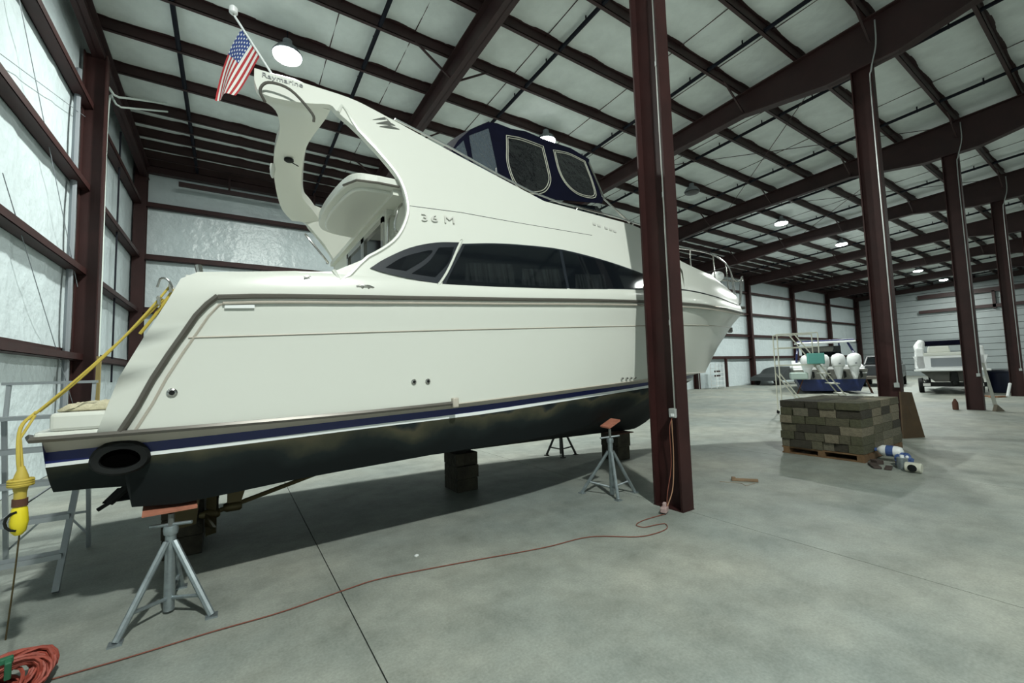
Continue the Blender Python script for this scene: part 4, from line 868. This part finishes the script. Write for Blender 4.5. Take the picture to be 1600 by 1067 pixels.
tubes('guard_frame', CREAM, t, fr_, 6)
P('deck', CREAM, t, lambda bm: prism(bm, [q(0, 0, 1.52), q(1.05, 0, 1.52), q(1.05, .7, 1.52), q(0, .7, 1.52)], (0, 0, .04)))
tubes('stair_stringer', CREAM, t, [([q(.45, 0, 2.5), q(1.95, 0, .08)], .018), ([q(.45, .7, 2.5), q(1.95, .7, .08)], .018), ([q(0, 0, 1.3), q(.75, 0, .1)], .018), ([q(0, .7, 1.3), q(.75, .7, .1)], .018)], 6)
for k in range(4): u = 1.1+k*.2; P('tread', CREAM, t, lambda bm: prism(bm, [q(u, 0, 1.25-k*.3), q(u+.2, 0, 1.25-k*.3), q(u+.2, .7, 1.25-k*.3), q(u, .7, 1.25-k*.3)], (0, 0, .03)))
tubes('base_frame', CREAM, t, [([q(0, 0, .12), q(1.95, 0, .12)], .02), ([q(0, .7, .12), q(1.95, .7, .12)], .02), ([q(0, 0, .12), q(0, .7, .12)], .02), ([q(1.95, 0, .12), q(1.95, .7, .12)], .02)], 6)
for u, v in ((0, 0), (0, .7), (1.95, 0), (1.95, .7)): P('caster', BLK, t, lambda bm: lathe(bm, [(.06, -.02), (.06, .02)], q(u, v, .06), 'Y', 12))
bx = q(.92, -.15, 1.7); leaf('teal_box', TEAL, lambda bm: obox(bm, (bx[0], bx[1], bx[2]+.02), .42, .16, .32, -.98), 'teal plastic panel box hung on the rolling platform', 'box', False, .02)

t = thing('covered_car', (36.2, 16.2, 0), 'dark grey low car parked by the back wall behind the rolling platform', 'car')
CP = [(0, .35), (.1, .62), (.9, .80), (1.5, .92), (2.1, 1.28), (3.0, 1.38), (3.7, 1.22), (4.3, .98), (4.6, .72), (4.62, .35)]
def f(bm):
    rows = []
    for v, sc in ((0, .88), (.12, .97), (.5, 1), (.88, .97), (1, .88)): rows.append([(33.1+x, 15.4+1.75*v, .25+(z-.25)*(sc if z > .8 else sc*.5+.5)) for x, z in CP])
    vv = grid(bm, rows)
    for r in (vv[0], vv[-1]): bm.faces.new(r)
    bm.faces.new([vv[0][0], vv[-1][0], vv[-1][-1], vv[0][-1]]); [bm.faces.new((vv[i][0], vv[i+1][0], vv[i+1][-1], vv[i][-1])) for i in range(0)]
P('body', CARM, t, f, True)
for x in (33.9, 36.8):
    for y in (15.45, 17.0): P('wheel', BLK, t, lambda bm: lathe(bm, [(.2, -.1), (.32, -.08), (.32, .08), (.2, .1)], (x, y, .32), 'Y', 16), True)
P('headlight', TAIL, t, lambda bm: (obox(bm, (33.2, 15.55, .42), .08, .3, .12), obox(bm, (33.2, 17.0, .42), .08, .3, .12)), False, .02)
P('side_window', GLS, t, lambda bm: prism(bm, [(34.9, 15.40, .92), (35.4, 15.46, 1.2), (36.6, 15.46, 1.2), (37.0, 15.40, .95)], (0, .03, 0)))

# boat with four outboards, stern towards the camera
bo = thing('outboard_boat', (26.5, 8.9, 0), 'blue-bottomed sport boat with a hardtop and four white outboards', 'boat')
od, ol = Vector((.88, .47, 0)).normalized(), Vector((.47, -.88, 0)).normalized(); o1 = Vector((25.7, 9.25, 0))
def g(u, v, z): p = o1+od*u+ol*v; return Vector((p.x, p.y, z))
def hullx(bm, lo, hi, zl, zh, u0=0, u1=8.5, wl=1.15, wh=1.5):
    rows = []
    for (w_, z_) in ((wl, zl), (wh, zh)):
        rows.append([g(u0+(u1-u0)*s, -w_*(1-s**2.6), z_+(.35*s*s)) for s in [i/10 for i in range(11)]]+[g(u0+(u1-u0)*s, w_*(1-s**2.6), z_+(.35*s*s)) for s in [i/10 for i in range(10, -1, -1)]])
    vv = grid(bm, rows); bm.faces.new((vv[0][0], vv[0][-1], vv[1][-1], vv[1][0])); bm.faces.new(vv[1]); bm.faces.new(vv[0][::-1])
P('hull_wrap', BLUEW, bo, lambda bm: hullx(bm, 0, 0, .12, .72, wl=1.2, wh=1.45), True)
P('hull', GRYH, bo, lambda bm: hullx(bm, 0, 0, .72, 1.22, wl=1.45, wh=1.55), True)
P('gunwale', WPL, bo, lambda bm: hullx(bm, 0, 0, 1.22, 1.34, .5, 8.6, 1.5, 1.55), True)
for s in (-1, 1): P('stern_quarter', WPL, bo, lambda bm: prism(bm, [g(-.1, s*1.1, 1.0), g(.6, s*1.1, 1.0), g(1.6, s*1.1, 1.75), g(.9, s*1.1, 1.45)], ol*(.42*s)), False, .04)
P('transom_step', mat('pale_teal', (.42, .52, .48), .5), bo, lambda bm: prism(bm, [g(-.7, -1.75, .75), g(-.7, -1.0, .75), g(.1, -1.0, .75), g(.1, -1.75, .75)], (0, 0, .35)), False, .05)
P('console', GRYH, bo, lambda bm: prism(bm, [g(2.2, -.6, 1.3), g(2.2, .6, 1.3), g(3.4, .6, 1.3), g(3.4, -.6, 1.3)], (0, 0, 1.2)), False, .08)
P('windscreen', GLS, bo, lambda bm: prism(bm, [g(2.15, -.9, 1.9), g(2.15, .9, 1.9), g(2.25, .9, 2.5), g(2.25, -.9, 2.5)], od*.04))
P('hardtop', WPL, bo, lambda bm: prism(bm, [g(.9, -1.25, 2.62), g(.9, 1.35, 2.62), g(3.8, 1.2, 2.7), g(3.8, -1.1, 2.7)], (0, 0, .10)), False, .04)
P('hardtop_cover', NAVY, bo, lambda bm: prism(bm, [g(.95, -1.2, 2.725), g(.95, 1.3, 2.725), g(3.7, 1.15, 2.80), g(3.7, -1.05, 2.80)], (0, 0, .07)), False, .03)
for s in (-1, 1):
    P('hardtop_leg', NAVY, bo, lambda bm: (tube(bm, [g(1.4, s*1.3, 1.35), g(1.15, s*1.25, 2.1), g(1.5, s*1.1, 2.62)], .05, 6), tube(bm, [g(3.2, s*1.1, 1.35), g(3.3, s*1.0, 2.7)], .04, 6)))
for k in range(4):
    v = -.98+k*.64
    m_ = P('outboard_motor', WPL, bo, lambda bm: None); bpy.data.objects.remove(m_)
    def f(bm):
        rows = []
        for (zz_, du, w_, uc) in ((1.30, .22, .20, -.45), (1.38, .32, .26, -.5), (1.60, .35, .29, -.52), (1.84, .34, .28, -.5), (1.94, .28, .22, -.46), (1.98, .14, .10, -.44)):
            rows.append([g(uc+du*math.cos(a), v+w_*math.sin(a), zz_-.05*math.cos(a)) for a in [i*PI/8 for i in range(17)]])
        vv = grid(bm, rows); bm.faces.new(vv[0][:-1]); bm.faces.new(vv[-1][:-1]); bmesh.ops.remove_doubles(bm, verts=bm.verts[:], dist=.002)
    mo = P('outboard_motor', WPL, bo, f, True)
    def f2(bm):
        for sgn in (1,):
            rows = []
            for (zz_, du, w_, uc) in ((.74, .08, .08, -.45), (.82, .14, .10, -.5), (1.0, .18, .15, -.46), (1.36, .24, .22, -.45)):
                rows.append([g(uc+du*math.cos(a), v+w_*math.sin(a), zz_) for a in [i*PI/6 for i in range(13)]])
            vv = grid(bm, rows); bm.faces.new(vv[0][:-1]); bm.faces.new(vv[-1][:-1])
    P('gearcase', WPL, mo, f2, True).location = (0, 0, 0)
    P('badge', GRYP, mo, lambda bm: prism(bm, [g(-.87, v-.04, 1.50), g(-.87, v+.04, 1.50), g(-.87, v+.04, 1.55), g(-.87, v-.04, 1.55)], -od*.01)).location = (0, 0, 0)
    P('propeller', BLK, mo, lambda bm: [prism(bm, [g(-.68, v+.16, .78), g(-.68, v+.26, .86), g(-.68, v+.24, 1.12), g(-.68, v+.14, 1.15)], -od*.03)]).location = (0, 0, 0)
for a_, b_ in ((g(-.1, 1.65, .0), g(.1, 1.45, .72)), (g(.4, 1.7, .0), g(.1, 1.45, .72)), (g(-.5, -1.5, .0), g(-.3, -1.2, .72))): P('support_leg', REDL, bo, lambda bm: tube(bm, [a_, b_], .03, 5))

# pickup truck seen from behind
t = thing('pickup_truck', (33.5, 8.9, 0), 'dark grey pickup truck parked beyond the second column', 'truck')
td, tl = Vector((.98, .20, 0)).normalized(), Vector((.20, -.98, 0)).normalized(); o2 = Vector((33.0, 9.3, 0)); TR = mat('truck_paint', (.03, .034, .038), .4, coat=.3)
def h_(u, v, z): p = o2+td*u+tl*v; return Vector((p.x, p.y, z))
def slab(bm, u0, u1, w0, w1, z0, z1, ut=0):
    a = [h_(u0, -w0, z0), h_(u0, w0, z0), h_(u1, w0, z0), h_(u1, -w0, z0)]; b = [h_(u0+ut, -w1, z1), h_(u0+ut, w1, z1), h_(u1-ut, w1, z1), h_(u1-ut, -w1, z1)]
    A = [bm.verts.new(p) for p in a]; B = [bm.verts.new(p) for p in b]; bm.faces.new(A[::-1]); bm.faces.new(B)
    for i in range(4): bm.faces.new((A[i], A[(i+1) % 4], B[(i+1) % 4], B[i]))
P('body', TR, t, lambda bm: slab(bm, 0, 5.4, 1.0, .98, .55, 1.35), False, .06); P('cab', TR, t, lambda bm: slab(bm, 1.8, 4.3, .95, .78, 1.35, 1.95, .35), False, .06)
P('rear_window', GLS, t, lambda bm: prism(bm, [h_(1.78, -.8, 1.42), h_(1.78, .8, 1.42), h_(2.08, .68, 1.86), h_(2.08, -.68, 1.86)], td*.02)); P('tailgate', TR, t, lambda bm: prism(bm, [h_(-.02, -.8, .72), h_(-.02, .8, .72), h_(-.02, .8, 1.25), h_(-.02, -.8, 1.25)], td*.02), False, .005)
P('bumper', CHRB, t, lambda bm: slab(bm, -.15, .0, .95, .95, .48, .68), False, .02); P('tail_lamp', mat('dark_red_lens', (.08, .01, .01), .3), t, lambda bm: [prism(bm, [h_(-.01, s*.86, .95), h_(-.01, s*.98, .95), h_(-.01, s*.98, 1.25), h_(-.01, s*.86, 1.25)], -td*.02) for s in (-1, 1)])
for u in (.9, 4.4):
    for s in (-.88, .88): P('wheel', BLK, t, lambda bm: tube(bm, [h_(u, s-.12, .4), h_(u, s+.12, .4)], .4, 16), True)

# white cruiser on a trailer, stern towards the camera
cr = thing('cruiser', (28.5, 4.9, 0), 'white cabin cruiser on a dark trailer, stern facing, behind the third column', 'boat')
kd, kl = Vector((.97, .24, 0)).normalized(), Vector((.24, -.97, 0)).normalized(); o3 = Vector((27.4, 5.25, 0))
def k3(u, v, z): p = o3+kd*u+kl*(v*.87+.08); return Vector((p.x, p.y, z))
def slab3(bm, u0, u1, w0, w1, z0, z1, taper=.0, v0=0):
    rows = []
    for w_, z_ in ((w0, z0), (w1, z1)): rows.append([k3(u0+(u1-u0)*s, v0-w_*(1-taper*s**2.4), z_) for s in [i/8 for i in range(9)]]+[k3(u0+(u1-u0)*s, v0+w_*(1-taper*s**2.4), z_) for s in [i/8 for i in range(8, -1, -1)]])
    vv = grid(bm, rows); bm.faces.new((vv[0][0], vv[0][-1], vv[1][-1], vv[1][0])); bm.faces.new(vv[1]); bm.faces.new(vv[0][::-1])
P('hull_bottom', GRYH, cr, lambda bm: slab3(bm, 0, 7.5, .6, 1.15, .55, 1.05, .95), True)
P('topsides', WPL, cr, lambda bm: slab3(bm, 0, 8.0, 1.15, 1.38, 1.05, 1.75, .95), True)
P('swim_platform', WPL, cr, lambda bm: slab3(bm, -.6, 0, 1.38, 1.38, 1.05, 1.13), False, .02)
P('transom_seat', GEL, cr, lambda bm: (slab3(bm, .0, .5, 1.0, 1.0, 1.75, 1.9)), False, .03)
for s in (-1, 1): P('quarter_block', WPL, cr, lambda bm: slab3(bm, 0, 2.0, .22, .16, 1.13, 2.15, 0, s*1.1), False, .05)
P('folded_top', CANV, cr, lambda bm: slab3(bm, .8, 1.3, 1.15, 1.10, 2.25, 2.48), False, .06)
P('cover_roll', WPL, cr, lambda bm: (tube(bm, [k3(.5, -1.12, 2.0), k3(.6, -1.1, 2.2), k3(.9, -1.0, 2.42)], [.15, .2, .16], 10),), True)
P('seat_cushion', GEL, cr, lambda bm: slab3(bm, .3, .6, .45, .4, 1.9, 2.2, 0, -.35), False, .06)
P('stern_drive', BLK, cr, lambda bm: (slab3(bm, -.5, 0, .16, .12, .55, 1.0, 0, .1), tube(bm, [k3(-.6, .1, .5), k3(-.2, .1, .5)], .09, 10)), False, .02)
P('transom_panel', GRYP, cr, lambda bm: prism(bm, [k3(-.01, -.7, 1.25), k3(-.01, .9, 1.25), k3(-.01, .9, 1.65), k3(-.01, -.7, 1.65)], kd*-.015))
tr = thing('boat_trailer', (28.5, 4.9, 0), 'black boat trailer with white rear lights under the cruiser', 'trailer')
P('frame', BLK, tr, lambda bm: (slab3(bm, -.4, 5.5, .08, .08, .40, .52, 0, -.8), slab3(bm, -.4, 5.5, .08, .08, .40, .52, 0, .8), slab3(bm, -.45, -.3, 1.2, 1.2, .35, .55)))
P('rear_light', TAIL, tr, lambda bm: [prism(bm, [k3(-.47, s-.14, .38), k3(-.47, s+.14, .38), k3(-.47, s+.14, .50), k3(-.47, s-.14, .50)], -kd*.02) for s in (-.95, .95)])
for u in (.9, 1.9):
    for s in (-1.12, 1.12): P('wheel', BLK, tr, lambda bm: tube(bm, [k3(u, s-.1, .34), k3(u, s+.1, .34)], .34, 16), True)
P('guide_post', BLK, tr, lambda bm: [tube(bm, [k3(.2, s, .45), k3(.2, s, .8)], .04, 6) for s in (-.8, .8)])
# things round the right-hand columns
leaf('leaning_plank', mat('white_plank', (.45, .45, .40), .7), lambda bm: prism(bm, [(19.42, 2.80, .0), (19.50, 2.74, .0), (19.43, 2.93, 1.45), (19.35, 2.95, 1.45)], (.03, -.02, 0)), 'long white plank leaning on the third column', 'plank')
leaf('wood_wedge', mat('grey_wood', (.14, .12, .09), .8), lambda bm: prism(bm, [(18.92, 2.70, 0), (19.18, 2.55, 0), (19.0, 2.66, .2)], (.04, .08, 0)), 'small grey wooden wedge at the foot of the leaning white plank', 'wood')
t = thing('brown_bottle', (19.03, 3.5, 0), 'small upright rusty brown bottle just left of the third column', 'bottle')
P('bottle_body', REDL, t, lambda bm: lathe(bm, [(.065, 0), (.07, .02), (.07, .22), (.04, .29), (.02, .34)], (19.0, 3.55, 0), n=14), True)
t = thing('blue_bin', (30.6, 4.1, 0), 'dark blue drum bin right of the white cruiser', 'bin')
P('bin_body', mat('bin_blue', (.008, .012, .04), .5), t, lambda bm: lathe(bm, [(.34, 0), (.38, .05), (.40, .9), (.42, .92), (.42, .97)], (29.24, 3.96, 0), n=20), True)
P('bin_lid', mat('bin_lid', (.01, .014, .03), .5), t, lambda bm: lathe(bm, [(.43, .97), (.40, 1.03), (.1, 1.05)], (29.24, 3.96, 0), n=20), True)
t = thing('work_table', (31.3, 3.3, 0), 'white folding table at the right behind the fourth column', 'table')
P('table_top', WPL, t, lambda bm: box(bm, 29.4, 31.4, 2.35, 3.05, .95, 1.0))
for x_, y_ in ((29.5, 2.45), (31.3, 2.45), (29.5, 2.95), (31.3, 2.95)): P('leg', PIPE, t, lambda bm: box(bm, x_-.03, x_+.03, y_-.03, y_+.03, 0, .95))
leaf('white_strut', WPL, lambda bm: tube(bm, [(25.6, 3.3, .05), (26.0, 3.25, .55)], .045, 6), 'white post propped at an angle left of the fourth column', 'post')
for i, (x_, y_, r_) in enumerate(((25.4, 3.7, .3), (25.7, 3.5, -.4), (25.9, 3.9, 1.0))):
    leaf('orange_scrap', mat('orange_scrap_wood', (.25, .12, .06), .8), lambda bm: obox(bm, (x_, y_, .03), .5, .12, .05, r_), ('orange-brown wood scrap left of the fourth column, nearest the camera', 'orange-brown wood scrap at the foot of the white propped post', 'orange-brown wood scrap behind the others near the fourth column')[i], 'wood')
leaf('wooden_post', mat('yellow_wood', (.26, .20, .07), .8), lambda bm: prism(bm, [(-2.16, 10.98, 0), (-2.09, 10.98, 0), (-2.08, 11.0, 2.1), (-2.14, 11.0, 2.1)], (0, .07, 0)), 'yellowish wooden post standing against the left wall column behind the stern', 'post')
t = thing('wire_shelf', (28.6, 16.9, 0), 'white wire shelf rack with small dark items by the back wall', 'shelf')
tubes('shelf_frame', WPL, t, [([(x_, y_, 0), (x_, y_, 1.7)], .02) for x_ in (27.7, 28.7) for y_ in (16.6, 17.0)], 5)
for z_ in (.2, .5, .8, 1.1, 1.4, 1.68): P('wire_tier', WPL, t, lambda bm: box(bm, 27.7, 28.7, 16.6, 17.0, z_, z_+.02))
P('shelf_items', DB, t, lambda bm: [box(bm, 27.8+.2*i, 27.9+.2*i, 16.65, 16.8, z_+.02, z_+.14) for i in range(3) for z_ in (.8, 1.1)])
for o in bpy.data.objects:
    if 'abs' in o: del o['abs']
